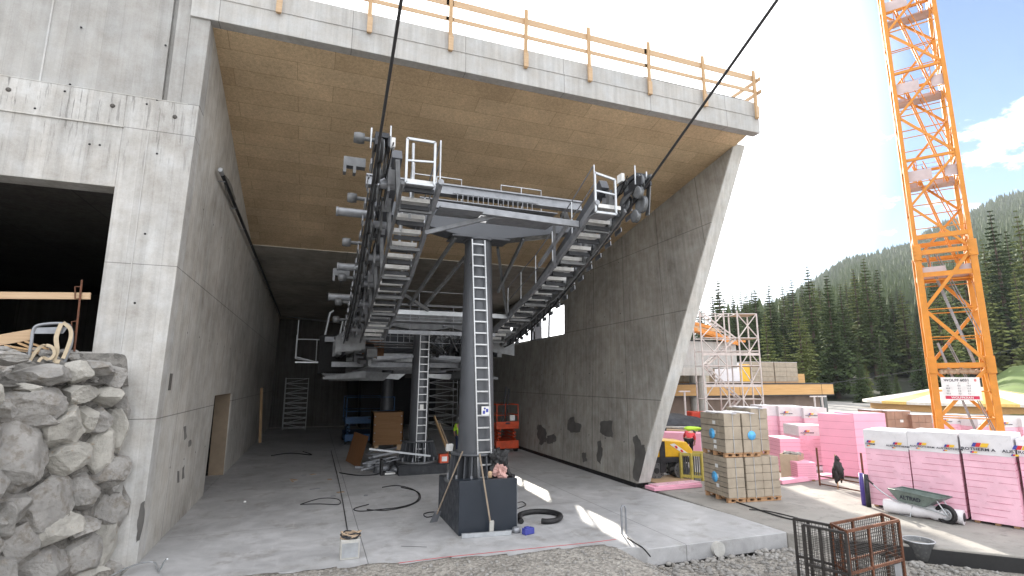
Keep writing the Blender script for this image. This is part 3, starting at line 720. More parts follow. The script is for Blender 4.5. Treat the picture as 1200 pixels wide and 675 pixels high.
    for i in range(0,len(side_)-1):
        q=MB();a=side_[i];q.beam(at(a,.02,us+.17),at(a+.3,.1,us+.17),.02,.12)
        if i%2: q.beam(at(a,.14,us+.16),at(a+.5,.42,us+.15),.03,.05)
        q.build('rope_catcher',m_galvd,S)
    for s_ in range(3):
        rr=random.Random(int(30+s_+sgn));pts=[at(wtop+.2+i*.35,.55+.12*math.sin(i*1.3+s_*2)+rr.uniform(-.05,.05),us-.25+.05*s_) for i in range(26)]
        q=MB();q.path(pts,.014,5);q.build('hose',m_black,S)
    # end hardware at the outer tip
    q=MB();q.beam(at(wtop-.25,.15,us-.12),at(wtop+.5,.45,us-.12),.04,.22);q.beam(at(wtop-.25,.15,us+.12),at(wtop+.5,.45,us+.12),.04,.2);q.beam(at(wtop-.05,.45,us),at(wtop+.35,.62,us),.26,.1);q.build('end_lever',m_machined,S)
    q=MB();q.tube(at(wtop-.05,.2,us-.16),at(wtop-.05,.66,us-.16),.018,n=6);q.tube(at(wtop+.02,.2,us+.2),at(wtop+.02,.62,us+.2),.02,n=6);q.build('rope_guide',m_galv,S)
    q=MB();q.box(min(U(us-.3),U(us-.22)),max(U(us-.3),U(us-.22)),wtop+.3,wtop+.5,rz_(wtop)+.42,rz_(wtop)+.62);q.build('switch_box',m_white,S)
    if sgn>0:
        for (aw,dz,du,r_) in ((wtop+.05,.3,-.02,.22),(wtop+.05,-.2,.05,.21),(wtop+.2,-.45,-.02,.16),(wtop-.08,.02,-.1,.15)):
            q=MB();q.lathe((U(us+du),aw,rz_(wtop)+dz),((.03,-.05),(r_-.03,-.05),(r_,-.04),(r_-.03,0),(r_,.04),(r_-.03,.05),(.03,.05)),20,'x');q.build('guide_wheel',m_sheave,S)
        q=MB();q.beam((U(us+.2),wtop-.1,rz_(wtop)+.5),(U(us+.2),wtop+.05,rz_(wtop)-.45),.03,.14,(0,1,0));q.build('guide_lever',m_machine,S)
    for i in range(9):
        a=wtop+.9+i*.95;q=MB();c=at(a,.42+.1*(i%3),us-.33);q.obox(c,.2,.34,.3,0,.4);q.tube((c[0],c[1],c[2]),(U(us-.1),c[1]+.15,c[2]-.1),.05,n=8);q.build('valve_block',m_machine if i%2 else m_galvd,S)
    return S
for s_ in(-1,1): side(s_,T)
# outboard cylinder pair of the left train
for a,L_,r_ in ((12.4,.75,.1),(14.6,.5,.1),(16.5,.8,.11),):
    q=MB();z=rz_(a)+.62;q.tube((.25 if L_>.6 else .4,a,z+.08),(1.1,a,z+.08),r_,n=14);q.lathe((.25 if L_>.6 else .4,a,z+.08),((.001,-.02),(r_+.012,-.02),(r_+.012,.03),(r_,.03)),14,'x');q.build('cylinder',m_galvd,T)
for a in (11.2,15.4):
    q=MB();z=rz_(a)+.85;q.box(.3,.75,a-.1,a+.1,z,z+.2);q.box(.3,.36,a-.1,a+.1,z-.15,z);q.box(.5,.56,a-.1,a+.1,z-.15,z)
    q.build('limit_switch',m_machine,T)

# plinth
P=thing('tower_plinth','anthracite clad plinth under the front tower with sloping top','plinth',(3.88,13.1,0))
q=MB();q.hexa([(3.2,12.07,0.003),(4.58,12.07,0.003),(4.58,14.15,0.003),(3.2,14.15,0.003),(3.2,12.07,1.16),(4.58,12.07,1.16),(4.58,14.15,.97),(3.2,14.15,.97)]);q.build('cladding',m_anth,P,bevel=.008)
q=MB();q.box(4.585,4.60,12.07,12.12,0.0,1.15);q.build('corner_trim',m_galvd,P)

# second tower
T2=column('lift_tower','second dark grey steel tower further inside on a low black plinth',21.0,.36,.375,.3,1.12,5.35,(.78,.56))
ladder(T2,20.5,.4,20.62,5.3,3.73,4.08,3.80,4.14)
q=MB();q.prism([(x,20.75,z) for x,z in((1.2,5.75),(3.4,5.4),(4.4,5.4),(6.6,5.75),(6.6,6.0),(1.2,6.0))],(0,.5,0));q.build('cross_arm',m_machine,T2)
q=MB();q.box(3.84,3.98,20.53,20.535,2.3,2.5);q.build('warning_label',m_white,T2)
q=MB();q.box(3.05,4.85,20.1,22,.003,.33);q.box(3.0,4.9,20.05,22.05,.33,.37)
tag(q.build('tower_plinth',m_machined,bevel=.01),'low black steel plinth under the second tower inside the hall','plinth')
# third tower deep inside
T3=column('lift_tower','third tower in the dark depth of the hall behind the second',31.0,.1,.36,.3,.8,5.3,(.6,.48))
# rear station: rails, beams, catwalks, hood
D=thing('drive_station','dark rear drive station with rails, platforms and bullwheel under the ceiling','lift machinery',(CX,30,4))
for w_,z,mt,h in ((22.5,3.95,m_galvd,.2),(24.5,4.25,m_galv,.16),(26,3.9,m_galvd,.25),(28,4.6,m_galv,.2),(31,3.8,m_galvd,.3),(34,4.7,m_galv,.2)):
    q=MB();q.box(.6,7.3,w_,w_+.25,z,z+h);q.build('cross_beam',mt,D)
for sgn in(-1,1):
    for d,z in ((3.1,4.35),(2.5,4.5),(2.0,3.95)):
        q=MB();q.box(CX+sgn*d-.06,CX+sgn*d+.06,20.5,40,z,z+.22);q.build('rail_beam',m_machine,D)
    for i in range(22):
        a=20.6+i*.62;q=MB();q.lathe((CX+sgn*2.95,a,4.55),((.05,-.06),(.2,-.06),(.2,.06),(.05,.06)),12,'x');q.build('tyre_wheel',m_machined,D)
    for a in (21.5,24,27,30,33):
        q=MB();q.beam((CX+sgn*3.1,a,4.4),(CX+sgn*2.5,a,5.9),.08,.1,(0,1,0));q.beam((CX+sgn*2.5,a,4.4),(CX+sgn*1.6,a,5.9),.07,.08,(0,1,0));q.build('hanger',m_machine,D)
    q=MB();q.box(CX+sgn*2.3-.5,CX+sgn*2.3+.5,21,38,5.15,5.18);q.build('service_walkway',m_galvd,D)
    for wv in (.45,):
        for h in (.5,.95): rail(D,[(CX+sgn*1.8,21,5.2+h),(CX+sgn*1.8,38,5.2+h)],.016,m_galv)
        for i in range(9): rail(D,[(CX+sgn*1.8,21+i*2.1,5.18),(CX+sgn*1.8,21+i*2.1,6.15)],.016,m_galv,'rail_post')
    q=MB();
    q.prism([(CX+sgn*2.0,22,3.8),(CX+sgn*3.6,22,3.55),(CX+sgn*3.6,22,3.45),(CX+sgn*2.0,22,3.5)],(0,8,0));q.build('hood_panel',m_machine,D)
for wv in (22,23.6,25.5):
    rail(D,[(2.0,wv,5.0),(2.0,wv,5.95),(6.2,wv,5.95),(6.2,wv,5.0)],.016,m_galv);rail(D,[(2.0,wv,5.5),(6.2,wv,5.5)],.013,m_galv)
    for u in (2.8,3.6,4.4,5.3): rail(D,[(u,wv,4.95),(u,wv,5.95)],.015,m_galv,'rail_post')
    q=MB();q.box(1.9,6.3,wv-.4,wv+.4,4.92,4.95);q.build('grating',m_galvd,D)
q=MB();q.lathe((CX,36,4.6),((.3,-.1),(2.75,-.1),(2.9,-.16),(2.9,.16),(2.75,.1),(.3,.1)),40);q.build('bullwheel',m_machine,D)
q=MB();q.box(2.7,5.1,29,33,4.9,6.3);q.build('gearbox_housing',m_machined,D)
q=MB();q.box(2.0,3.0,25.6,25.75,4.3,5.35);q.build('timber_box',m_ply,D)
rr=random.Random(5)
for i in range(60):
    q=MB();s_=rr.choice((-1,1));c=(CX+s_*rr.uniform(1.9,3.3),rr.uniform(19.5,30),rr.uniform(4.1,5.4));q.obox(c,rr.uniform(.1,.5),rr.uniform(.1,.6),rr.uniform(.08,.4),rr.random()*.4,rr.random()*.4);q.build('drive_unit',m_machine,D)
for i in range(26):
    q=MB();u=rr.uniform(4.6,6.9);z=rr.uniform(4.6,5.4);q.beam((u,rr.uniform(20,26),z-.3),(u+rr.uniform(-.2,.2),rr.uniform(20,26),z+.5),.05,.05);q.build('strut',m_galvd,D)
# left end of the rear station: small service basket with ladder hoops
q=MB()
bx=-.82
for a,c in (((bx,25,4.35),(bx,25,6.05)),((bx,25,4.35),(.2,25,4.2)),((bx,25,5.2),(.1,25,5.2)),((0,25,4.2),(0,25,5.2)),((bx,24.3,4.35),(bx,24.3,5.3)),((bx,24.3,4.35),(bx,25,4.35)),((bx,24.3,5.3),(bx,25,5.3)),((bx,24.3,4.4),(0,24.3,4.2))): q.tube(a,c,.025,n=6)
q.box(bx,.2,24.3,25,4.15,4.2);q.build('service_basket',m_galv,D)
q=MB();q.box(.1,1.2,23.5,26.5,3.7,5.3);q.build('motor_housing',m_darkroom,D)
q=MB();q.path([(.3,24,5.3),(.45,24,6.3),(.6,24,6.4)],.05);q.path([(.9,24,5.3),(1.0,24,6.0),(1.4,24,6.25),(1.4,24,5.4)],.045);q.build('pipe_bracket',m_galv,D)
q=MB();q.box(.3,1.3,23.2,23.4,5.0,5.2);q.build('bracket_plate',m_galvd,D)
q=MB();q.prism([(.2,23.5,3.75),(3.1,23.5,3.75),(2.8,23.5,3.4),(.6,23.5,3.4)],(0,1.0,0));q.build('hood_panel',m_machine,D)
for u in (2.3,4.6):
    q=MB();q.prism([(u,24,3.7),(u+1.5,24,3.7),(u+1.2,24,3.45),(u+.1,24,3.55)],(0,.6,0));q.build('lamp_hood',m_galv,D)

for wv,zf_ in ((17.6,5.35),(19.3,5.15)):
    q=MB();q.box(2.3,5.5,wv-.35,wv+.35,zf_-.03,zf_);q.build('grating',m_galvd,D)
    for dz in (.5,.98): rail(D,[(2.3,wv-.33,zf_+dz),(5.5,wv-.33,zf_+dz)],.015,m_galvd)
    for u in (2.3,3.1,4.7,5.5): rail(D,[(u,wv-.33,zf_),(u,wv-.33,zf_+.98)],.016,m_galvd,'rail_post')
for sgn in(-1,1):
    for i in range(7):
        a=19.2+i*1.5
        q=MB();q.prism([(CX+sgn*2.3,a,4.5),(CX+sgn*3.3,a,4.35),(CX+sgn*3.3,a,4.9),(CX+sgn*2.7,a,5.4),(CX+sgn*2.3,a,5.3)],(0,.05,0));q.build('frame_plate',m_machine,D)
        q=MB();q.beam((CX+sgn*2.3,a,5.3),(CX+sgn*.6,a+.1,5.7),.1,.14);q.build('truss_arm',m_machine,D)
        q=MB();q.beam((CX+sgn*1.9,a,4.2),(CX+sgn*.5,a+.7,4.3),.07,.1);q.build('lower_arm',m_galvd,D)
for i in range(10):
    a=20+i*1.1;q=MB();q.path([(2.0,a,5.9),(3.0,a+.3,6.15+.1*(i%2)),(4.8,a+.1,6.1),(5.9,a,5.85)],.03,6);q.build('cable_duct',m_machined,D)
# ------------------------------------------------------------------ inside the hall
def ground_path(pts,z=.02): return [atz(x,y,z) for x,y in pts]
def smooth(pts,n=6):
    P=[Vector(p) for p in pts];out=[]
    for i in range(len(P)-1):
        a=P[max(i-1,0)];b=P[i];c=P[i+1];d=P[min(i+2,len(P)-1)]
        for k in range(n):
            t=k/n;out.append(.5*((2*b)+(-a+c)*t+(2*a-5*b+4*c-d)*t*t+(-a+3*b-3*c+d)*t**3))
    out.append(P[-1]);return out
# scissor lifts
def scissor(name,label,loc,col,sz=(1.15,1.9,2.25),rz=0):
    S=thing(name,label,'scissor lift',loc);x,y,z=sz;L=Vector(loc)
    def B(nm,mt,boxes,par=S,bev=0):
        q=MB()
        for a in boxes:q.box(L.x+a[0],L.x+a[1],L.y+a[2],L.y+a[3],L.z+a[4],L.z+a[5])
        return q.build(nm,mt,par,bev)
    B('chassis',col,[(-x/2,x/2,-y/2,y/2,.18,.55)],bev=.03)
    for sx in(-1,1):
        for sy in(-1,1):
            q=MB();q.lathe((L.x+sx*(x/2-.06),L.y+sy*(y/2-.3),.17),((.04,-.07),(.17,-.07),(.17,.07),(.04,.07)),16,'x');q.build('wheel',m_black,S)
    q=MB()
    for k in range(3):
        zz=L.z+.6+k*.16
        for sx in(-1,1):
            xx=L.x+sx*(x/2-.15);q.beam((xx,L.y-y/2+.1,zz),(xx,L.y+y/2-.1,zz+.13),.05,.08);q.beam((xx-sx*.08,L.y-y/2+.1,zz+.13),(xx-sx*.08,L.y+y/2-.1,zz),.05,.08)
    q.build('scissor_stack',col,S)
    B('platform',col,[(-x/2,x/2,-y/2,y/2,1.1,1.28)],bev=.02)
    B('toe_board',col,[(-x/2,x/2,-y/2-.02,-y/2,1.28,1.45)])
    for sy in(-1,1):
        for sx in(-1,1):
            q=MB();q.tube(L+Vector((sx*(x/2-.03),sy*(y/2-.03),1.28)),L+Vector((sx*(x/2-.03),sy*(y/2-.03),z)),.025,n=8);q.build('rail_post',col,S)
    for zz in (1.75,z):
        q=MB();q.path([L+Vector((a*(x/2-.03),b*(y/2-.03),zz)) for a,b in((-1,-1),(1,-1),(1,1),(-1,1))],.024,8,closed=True);q.build('guard_rail',col,S)
    B('control_box',m_white,[(.1,.35,-y/2-.06,-y/2+.1,1.5,1.75)])
    B('decal_plate',m_ink,[(-.12,.1,-y/2-.025,-y/2-.021,1.33,1.41)])
    return S
s1=scissor('scissor_lift','red scissor lift parked by the leaning wall, platform lowered',(8.9,25.6,0),m_red)
q=MB();q.tube((8.75,25.1,1.28),(9.05,25.3,3.1),.05,n=8);q.tube((8.95,25.1,1.28),(9.2,25.3,3.0),.04,n=8);tag(q.build('pipe_bundle',m_machined),'two long dark pipes leaning in the red scissor lift','pipes')
scissor('scissor_lift','blue scissor lift behind the wooden crate in the dark hall',(3.0,32.0,0),m_blue,(2.6,3,2.5))
# crate, leaning plywood, debris
cr=thing('wooden_crate','large brown plank crate standing beside the second tower','crate',(3.55,28.2,0))
q=MB()
for i in range(4): q.box(2.85,4.35,27.6,27.63,.25+i*.4,.63+i*.4)
q.box(2.85,2.9,27.6,28.8,.25,1.85);q.box(4.3,4.35,27.6,28.8,.25,1.85);q.box(2.85,4.35,27.63,28.8,.25,1.83);q.build('planks',m_crate,cr)
q=MB();q.box(2.95,3.15,27.5,28.8,0,.25);q.build('skid',m_woody,cr);q=MB();q.box(4.05,4.25,27.5,28.8,0,.25);q.build('skid',m_woody,cr)
for u in (2.95,4.25):
    q=MB()
    for i in range(4): q.lathe((u,27.59,.44+i*.4),((.001,-.02),(.035,-.02),(.035,.01)),8,'y')
    q.build('bolt_head',m_galv,cr)
a=atz(412,545);pl=thing('plywood_panel','reddish brown plywood panel tilted against the debris pile','panel',(a.x,a.y,0))
q=MB();p0=atz(405,540,.02);p1=atz(421,549,.02);up=Vector((.35,.5,1.15));q.hexa([p0,p1,p1+Vector((0,.03,0)),p0+Vector((0,.03,0)),p0+up,p1+up,p1+up+Vector((0,.03,0)),p0+up+Vector((0,.03,0))]);q.build('board',m_ply,pl)
dp_=MB();rr=random.Random(11)
names=[]
for i in range(22):
    c=atz(rr.uniform(432,470),rr.uniform(540,556));L_=rr.uniform(.5,1.4);aa=rr.uniform(-.5,.5);z=rr.uniform(.05,.5)
    q=MB();q.beam((c.x-math.cos(aa)*L_/2,c.y-math.sin(aa)*L_/2,z),(c.x+math.cos(aa)*L_/2,c.y+math.sin(aa)*L_/2,z+rr.uniform(-.12,.12)+.05),rr.uniform(.04,.12),rr.uniform(.03,.1))
    dp_.v,dp_.f,dp_.sm=(dp_.v+q.v,dp_.f+[[k+len(dp_.v) for k in f] for f in q.f],dp_.sm+q.sm)
for i in range(14):
    c=atz(rr.uniform(432,472),rr.uniform(540,557));dp_.blob((c.x,c.y,.12),rr.uniform(.15,.35),rr.uniform(.15,.3),rr.uniform(.1,.3),i,.35,2,2)
o=dp_.build('debris_pile',m_galvd);tag(o,'heap of grey sheeting, slats and hoses left of the second tower','debris');o['kind']='stuff'
q=MB();a=atz(436,533,.9);q.beam((a.x-.1,a.y,1.1),(a.x+1.9,a.y-.6,.85),.03,.06);tag(q.build('pale_lath',m_galv),'long pale lath lying across the debris pile','lath')
tb=thing('tool_case','small open black tool case in front of the debris','tool case',tuple(atz(456,557)))
c=atz(455,556);q=MB();q.box(c.x-.3,c.x+.25,c.y-.2,c.y+.2,.0,.1);q.build('tray',m_black,tb);q=MB();q.box(c.x-.3,c.x-.22,c.y-.2,c.y+.2,.1,.55);q.build('lid',m_black,tb);q=MB();q.box(c.x-.15,c.x+.22,c.y-.215,c.y-.2,.03,.09);q.build('label_strip',m_white,tb)
c=Vector((4.72,20.25,.37));rb=thing('red_box','small red carton with white print on the low plinth','carton',tuple(c));q=MB();q.box(c.x-.16,c.x+.17,c.y-.15,c.y+.1,.37,.68);q.build('carton',m_red,rb);q=MB();q.box(c.x-.08,c.x+.12,c.y-.153,c.y-.15,.43,.6);q.build('print',m_white,rb)
for i,(a,b_,mt,lab) in enumerate((((5.15,20.0,.03),(4.55,21.2,2.0),m_woodv,'pale plank leaning on the second tower'),((5.3,20.3,.03),(4.8,21.4,1.7),m_card,'short tan board leaning beside the pale plank'))):
    q=MB();q.beam(a,b_,.18,.03,(1,0,0));tag(q.build('leaning_plank',mt),lab,'plank')
# rolling stair and scaffold in the depth
def frame_tower(name,label,loc,wx,wy,h,levels,mat,rz=0,cat='scaffold'):
    S=thing(name,label,cat,loc);L=Vector(loc);Rm=Matrix.Rotation(rz,3,'Z')
    def P(x,y,z):return L+Rm@Vector((x,y,z))
    for sx in(0,1):
        for sy in(0,1):
            q=MB();q.tube(P(sx*wx,sy*wy,0),P(sx*wx,sy*wy,h),.025,n=6);q.build('standard',mat,S)
    q=MB()
    for k in range(levels+1):
        z=.15+(h-.2)*k/levels
        for sy in(0,1):q.tube(P(0,sy*wy,z),P(wx,sy*wy,z),.022,n=6)
        for sx in(0,1):q.tube(P(sx*wx,0,z),P(sx*wx,wy,z),.022,n=6)
    q.build('ledgers',mat,S)
    q=MB()
    for k in range(levels):
        z=.15+(h-.2)*k/levels;z2=.15+(h-.2)*(k+1)/levels
        q.tube(P(0,0,z) if k%2 else P(wx,0,z),P(wx,0,z2) if k%2 else P(0,0,z2),.018,n=6)
    q.build('brace',mat,S)
    return S
frame_tower('mobile_stair','pale aluminium stair tower standing at the left rear wall',(-1.9,40.5,0),1.5,1.0,3.6,10,m_alu,cat='stair tower')
frame_tower('inner_scaffold','aluminium scaffold in the dark behind the towers',(7.3,36,0),2.0,1.2,4.2,9,m_alu)
# floor clutter
def hose(pts,r,label,cat='hose',name='hose',mat=None,z=None):
    z=r if z is None else z
    q=MB();q.path(smooth(ground_path(pts,z)),r,8);return tag(q.build(name,mat or m_black),label,cat)
hose([(611,611),(608,606),(612,602),(625,599.5),(640,599.5),(652,601.5),(657,605),(652,609.5),(642,611),(635,610.5)],.065,'thick black corrugated hose lying in an open loop right of the plinth')
hose([(432,591),(415,596),(422,599),(445,597),(470,594),(487,588),(491,580),(483,573),(465,569),(448,571)],.014,'thin black cable coil on the floor left of the plinth','cable','cable')
hose([(430,597),(452,598),(478,593),(492,585),(489,576),(470,571)],.014,'second strand of thin black cable beside the coil','cable','cable')
hose([(512,604),(500,606),(497,602),(508,600),(520,602)],.013,'small loop of black cable at the left plinth edge','cable','cable')
hose([(604,590),(612,588),(616,592),(606,596)],.012,'small loop of black cable behind the right plinth edge','cable','cable')
hose([(398,554),(420,557),(440,556),(452,552),(470,549)],.02,'black hose trailing out of the debris pile','hose')
hose([(352,591),(375,590.5),(397,591),(396,585),(376,584),(352,591)],.012,'thin dark wire bent into a rectangle on the floor','wire','wire')
hose([(318,534),(340,531),(365,533),(355,529)],.02,'dark hose on the floor at the far left','hose')
hose([(388,528),(396,560),(402,590),(408,628)],.012,'long black cable running back from the pale box into the hall','cable','cable')
hose([(735,630),(744,636),(752,641),(757,646),(762,652)],.014,'black wire over the slab edge by the sunlit patch','wire','wire')
hose([(470,640),(500,641)],.004,'faint wire on the floor near the plinth','wire','wire')
hose([(862,588),(880,594),(900,601),(925,608),(950,612)],.018,'black cable on the yard in front of the block pallets','cable','cable')
hose([(878,597),(900,599),(935,607)],.014,'second cable on the yard before the block pallets','cable','cable')
# pale box with cables
c=atz(409,656);bx=thing('cable_box','pale square junction box with tangled cables on top','junction box',tuple(c))
q=MB();q.box(c.x-.17,c.x+.19,c.y,c.y+.3,0,.36);q.build('case',m_conc_edge,bx,bevel=.012)
q=MB();q.box(c.x-.14,c.x+.16,c.y-.006,c.y,.04,.3);q.build('front_plate',m_galv,bx)
rr=random.Random(3)
for i in range(6):
    pts=[(c.x+.02+.17*math.cos(t*1.1+i)+rr.uniform(-.03,.03),c.y+.13+.14*math.sin(t*1.1+i),.38+.03*i*.5+.03*math.sin(t*2)) for t in range(7)]
    q=MB();q.path(smooth(pts,4),.014,6);q.build('cable',m_card if i%2 else m_machined,bx)
# squeegee leaning at the plinth front; shovel leaning at the left
m_oldwood=wood('old_wood',(.22,.17,.12),(.36,.29,.22),'z')
sq=thing('floor_squeegee','wooden floor squeegee with wide metal blade leaning on the plinth front','squeegee',tuple(atz(577,627)))
a=atz(576,624,.06);b_=Vector((3.78,12.0,1.95));b_=atf(549,12.7,2.0);
q=MB();q.tube(a+Vector((0,0,.05)),atplane(562,532,(0,12.0,0),Vector((0,1,0))),.02,n=8);q.build('handle',m_oldwood,sq)
q=MB();p=atz(541,628,.05);p2=atz(599,624,.05);q.beam(p,p2,.05,.09);q.build('blade',m_galv,sq);q=MB();q.obox(a+Vector((0,0,.1)),.09,.06,.3,0,.15);q.build('bracket',m_conc_edge,sq)
sh=thing('shovel','long wooden shovel leaning against the left side of the plinth','shovel',tuple(atz(506,615)))
a=atz(508,612,.05);b_=atplane(542,523,(3.1,0,0),Vector((1,0,0)));b_=atf(542,12.9,1.75)
q=MB();q.tube(a+(b_-a)*.12,b_,.018,n=8);q.build('handle',m_oldwood,sh)
d=(b_-a).normalized();sd=Vector((1,.2,0)).normalized();q=MB()
q.hexa([a-sd*.1,a+sd*.1,a+sd*.1+Vector((0,.015,0)),a-sd*.1+Vector((0,.015,0)),a+d*.3-sd*.09,a+d*.3+sd*.09,a+d*.3+sd*.09+Vector((0,.015,0)),a+d*.3-sd*.09+Vector((0,.015,0))]);q.build('blade',m_galvd,sh)
# power tool, roll of tape, bag, jacket, work lamp
c=atz(618,626);q=MB();q.obox(c+Vector((.02,0,.07)),.26,.14,.13,.3);q.obox(c+Vector((.0,0,.14)),.12,.1,.04,.3);tag(q.build('battery_tool',m_inkb,bevel=.01),'small dark blue battery pack on the floor beside the squeegee','battery')
c=atz(605,624);q=MB();q.lathe((c.x,c.y,0.003),((.001,0),(.09,0),(.11,.05),(.08,.11),(.05,.12),(.001,.1)),12);q.tube((c.x-.1,c.y,.05),(c.x-.25,c.y,.06),.02);tag(q.build('grinder_head',m_galvd),'small grey grinder lying at the squeegee end','grinder')
q=MB();q.blob((4.28,12.36,1.27),.15,.12,.17,4,.75,4,1.6,5);tag(q.build('cloth_bag',M('pink_cloth',(.5,.3,.27),.8,0,.3,6)),'crumpled pinkish cloth bag lying on the plinth top','bag')
q=MB();q.blob((4.3,12.5,1.42),.22,.16,.3,6,.8,4,1.6);q.path(smooth([(4.2,12.5,1.6),(4.4,12.4,1.45),(4.5,12.35,1.2),(4.56,12.2,1.17)],4),.05);tag(q.build('black_jacket',m_black),'black jacket bundled behind the bag on the plinth','jacket')
q=MB();q.lathe((3.98,12.25,1.17),((.001,0),(.05,0),(.05,.11),(.04,.14),(.001,.14)),12);tag(q.build('spray_can',m_woodp),'small orange can on the plinth top by the ladder foot','can')
wl=thing('work_lamp','small white work lamp held up beside the shovel handle','lamp',(3.3,13.6,1.0))
q=MB();q.obox((3.28,13.4,1.75),.16,.08,.16,.2,.3);q.build('head',m_white,wl);q=MB();q.tube((3.3,13.45,.97),(3.28,13.42,1.7),.012);q.build('stem',m_machined,wl)
# bent starter bar near slab edge
c=atz(729,626);q=MB();q.path([c,c+Vector((0,0,.55)),c+Vector((.03,0,.6)),c+Vector((.08,0,.6)),c+Vector((.11,0,.55)),c+Vector((.11,0,0))],.022,8);tag(q.build('starter_bar',m_galvd),'upright bent steel bar in the floor near the slab edge','steel bar')
# pipe stub in the slab face
q=MB();c=atplane(841,642,(0,9.8,0),Vector((0,1,0)));q.tube((c.x,9.74,c.z-.02),(c.x,9.95,c.z-.02),.15,n=28);tag(q.build('pipe_stub',m_conc_edge),'capped pale pipe end sticking out of the slab face','pipe')
# white crumb of foam on the floor
q=MB();q.blob(atz(287,588,.02),.05,.04,.03,5,.5,1);tag(q.build('paper_scrap',m_white),'tiny white paper scrap on the floor near the left wall','scrap')
rr=random.Random(9)
for i in range(9):
    c=atz(rr.uniform(340,440),rr.uniform(548,585),.006);q=MB();q.obox(c,rr.uniform(.1,.4),rr.uniform(.05,.2),.012,rr.random()*3)
    tag(q.build('floor_scrap',m_galvd if i%2 else m_card),'small flat offcut lying on the hall floor left of the towers','offcut','flat offcuts scattered on the hall floor')
# leaning boards by the left wall niche in the depth
q=MB();q.beam((-2.62,33,0.02),(-2.78,33.3,3.0),.04,.14);tag(q.build('leaning_board',m_woodv),'tall narrow board leaning on the left wall near the depth','board')
# bottom-left wire with clamp
q=MB();q.path(smooth([atz(x,y,zz) for x,y,zz in((128,676,.1),(145,667,.12),(165,660,.1),(181,659,.05),(186,669,.04),(193,657,.25),(196,655,.3))],4),.014,6);tag(q.build('bent_wire',m_galv),'bent shiny wire with dark clamp at the foot of the wall corner','wire')

# ------------------------------------------------------------------ boulder wall and terrace (left)
A=Vector((-3.38,12.33,0));Bd=Vector((-.478,-.878,0)).normalized();nb=Vector((Bd.y,-Bd.x,0));nb=nb if nb.dot(Vector((0,0,0))-A)>0 else -nb
bw=thing('boulder_wall','rough retaining wall of big grey boulders bedded in mortar at left','retaining wall',(-4,11,0))
def fpos(px,py,out=0): return atplane(px,py,A+nb*out,nb)
bl=[(120,431,24,18,1),(99,436,22,20,1),(62,441,52,24,0),(20,420,40,14,0),(130,463,30,20,1),(98,463,36,24,1),(45,471,62,38,0),(5,476,22,26,0),(136,509,20,50,1),(121,490,22,26,1),(104,494,22,30,1),(78,500,42,46,1),(51,494,20,16,0),(86,536,56,40,1),(119,532,26,48,1),(22,535,74,76,0),(131,556,34,40,0),(136,560,16,30,0),(102,579,42,42,1),(62,589,62,54,0),(132,600,30,40,0),(18,596,34,40,0),(3,613,16,44,2),(127,634,38,64,1),(98,618,30,30,0),(62,622,60,40,1),(100,652,44,46,0),(30,640,54,50,1),(58,668,62,44,0),(3,668,20,40,0),(130,668,26,26,0),(104,680,40,30,1),(-18,520,40,60,0),(-20,580,44,60,1),(-22,640,40,60,0),(-25,460,44,40,1),(-60,560,50,120,0),(-60,460,50,80,1),(140,440,14,24,0),(143,480,12,26,1),(40,455,30,10,1),(143,590,12,60,0),(144,645,10,50,1)]
for i,(px,py,wd,hg,cl) in enumerate(bl):
    c=fpos(px,py);f_=(c-Vector((0,0,H))).dot(Vector((math.sin(YAW),math.cos(YAW),0)));s=f_/F
    q=MB();q.blob((0,0,0),wd*s*.70,.45,hg*s*.72,i+70,.085,5,1.3,22,0,.56)
    ang=math.atan2(Bd.y,Bd.x);Rm=Matrix.Rotation(ang,3,'Z');cc=c-nb*.16;q.v=[tuple(Rm@Vector(v)+cc) for v in q.v]
    q.build('boulder',m_rock2 if cl==1 and i%3 else m_rock,bw)
# mortar bed: displaced sheet behind the boulders plus closed body
q=MB();n1,n2=70,44;vs=[]
for j in range(n2+1):
    for i in range(n1+1):
        s=6.5*i/n1;z=-.4+3.75*j/n2;p=A+Bd*s-nb*(.12+.06*z*.3)+Vector((0,0,z));d=noise.noise(p*1.7)*.12+noise.noise(p*5)*.05
        vs.append(p+nb*d)
q.add(vs,[(j*(n1+1)+i,j*(n1+1)+i+1,(j+1)*(n1+1)+i+1,(j+1)*(n1+1)+i) for j in range(n2) for i in range(n1)],True);q.build('mortar',m_mortar,bw)
# terrace surface rising from the boulder tops to the opening sill
q=MB();vs=[];n1,n2=90,50
for j in range(n2+1):
    for i in range(n1+1):
        s=-.3+7*i/n1;a=A+Bd*s-nb*.05
        bx_=a.x-.0;p=Vector((a.x,a.y,0));tgt=Vector((a.x-1.2 if a.x<-3.6 else a.x-.1,12.42,0));k=j/n2;pp=p.lerp(tgt,k)
        z=3.32+.60*sm(0,.9,k)+noise.noise(pp*1.5)*.07+noise.noise(pp*6)*.03
        vs.append((min(pp.x,-3.3),min(pp.y,12.41),z))
q.add(vs,[(j*(n1+1)+i,j*(n1+1)+i+1,(j+1)*(n1+1)+i+1,(j+1)*(n1+1)+i) for j in range(n2) for i in range(n1)],True)
struct(q.build('terrace',m_mortar),'grey gravel terrace above the boulder wall')
q=MB();rr=random.Random(21)
for i in range(260):
    s=rr.uniform(0,4.5);a=A+Bd*s;k=rr.random();x=a.x-.3-k*.8;y_=a.y+(12.3-a.y)*k;z=3.34+.60*sm(0,.9,k);r_=rr.choice((.02,.03,.04,.06,.09));q.blob((x,y_,z+r_*.3),r_*1.3,r_,r_*.8,i,.3,2,1.5,3)
o=q.build('terrace_stones',m_rock);tag(o,'loose stones lying on the gravel terrace above the boulders','stones');o['kind']='stuff'
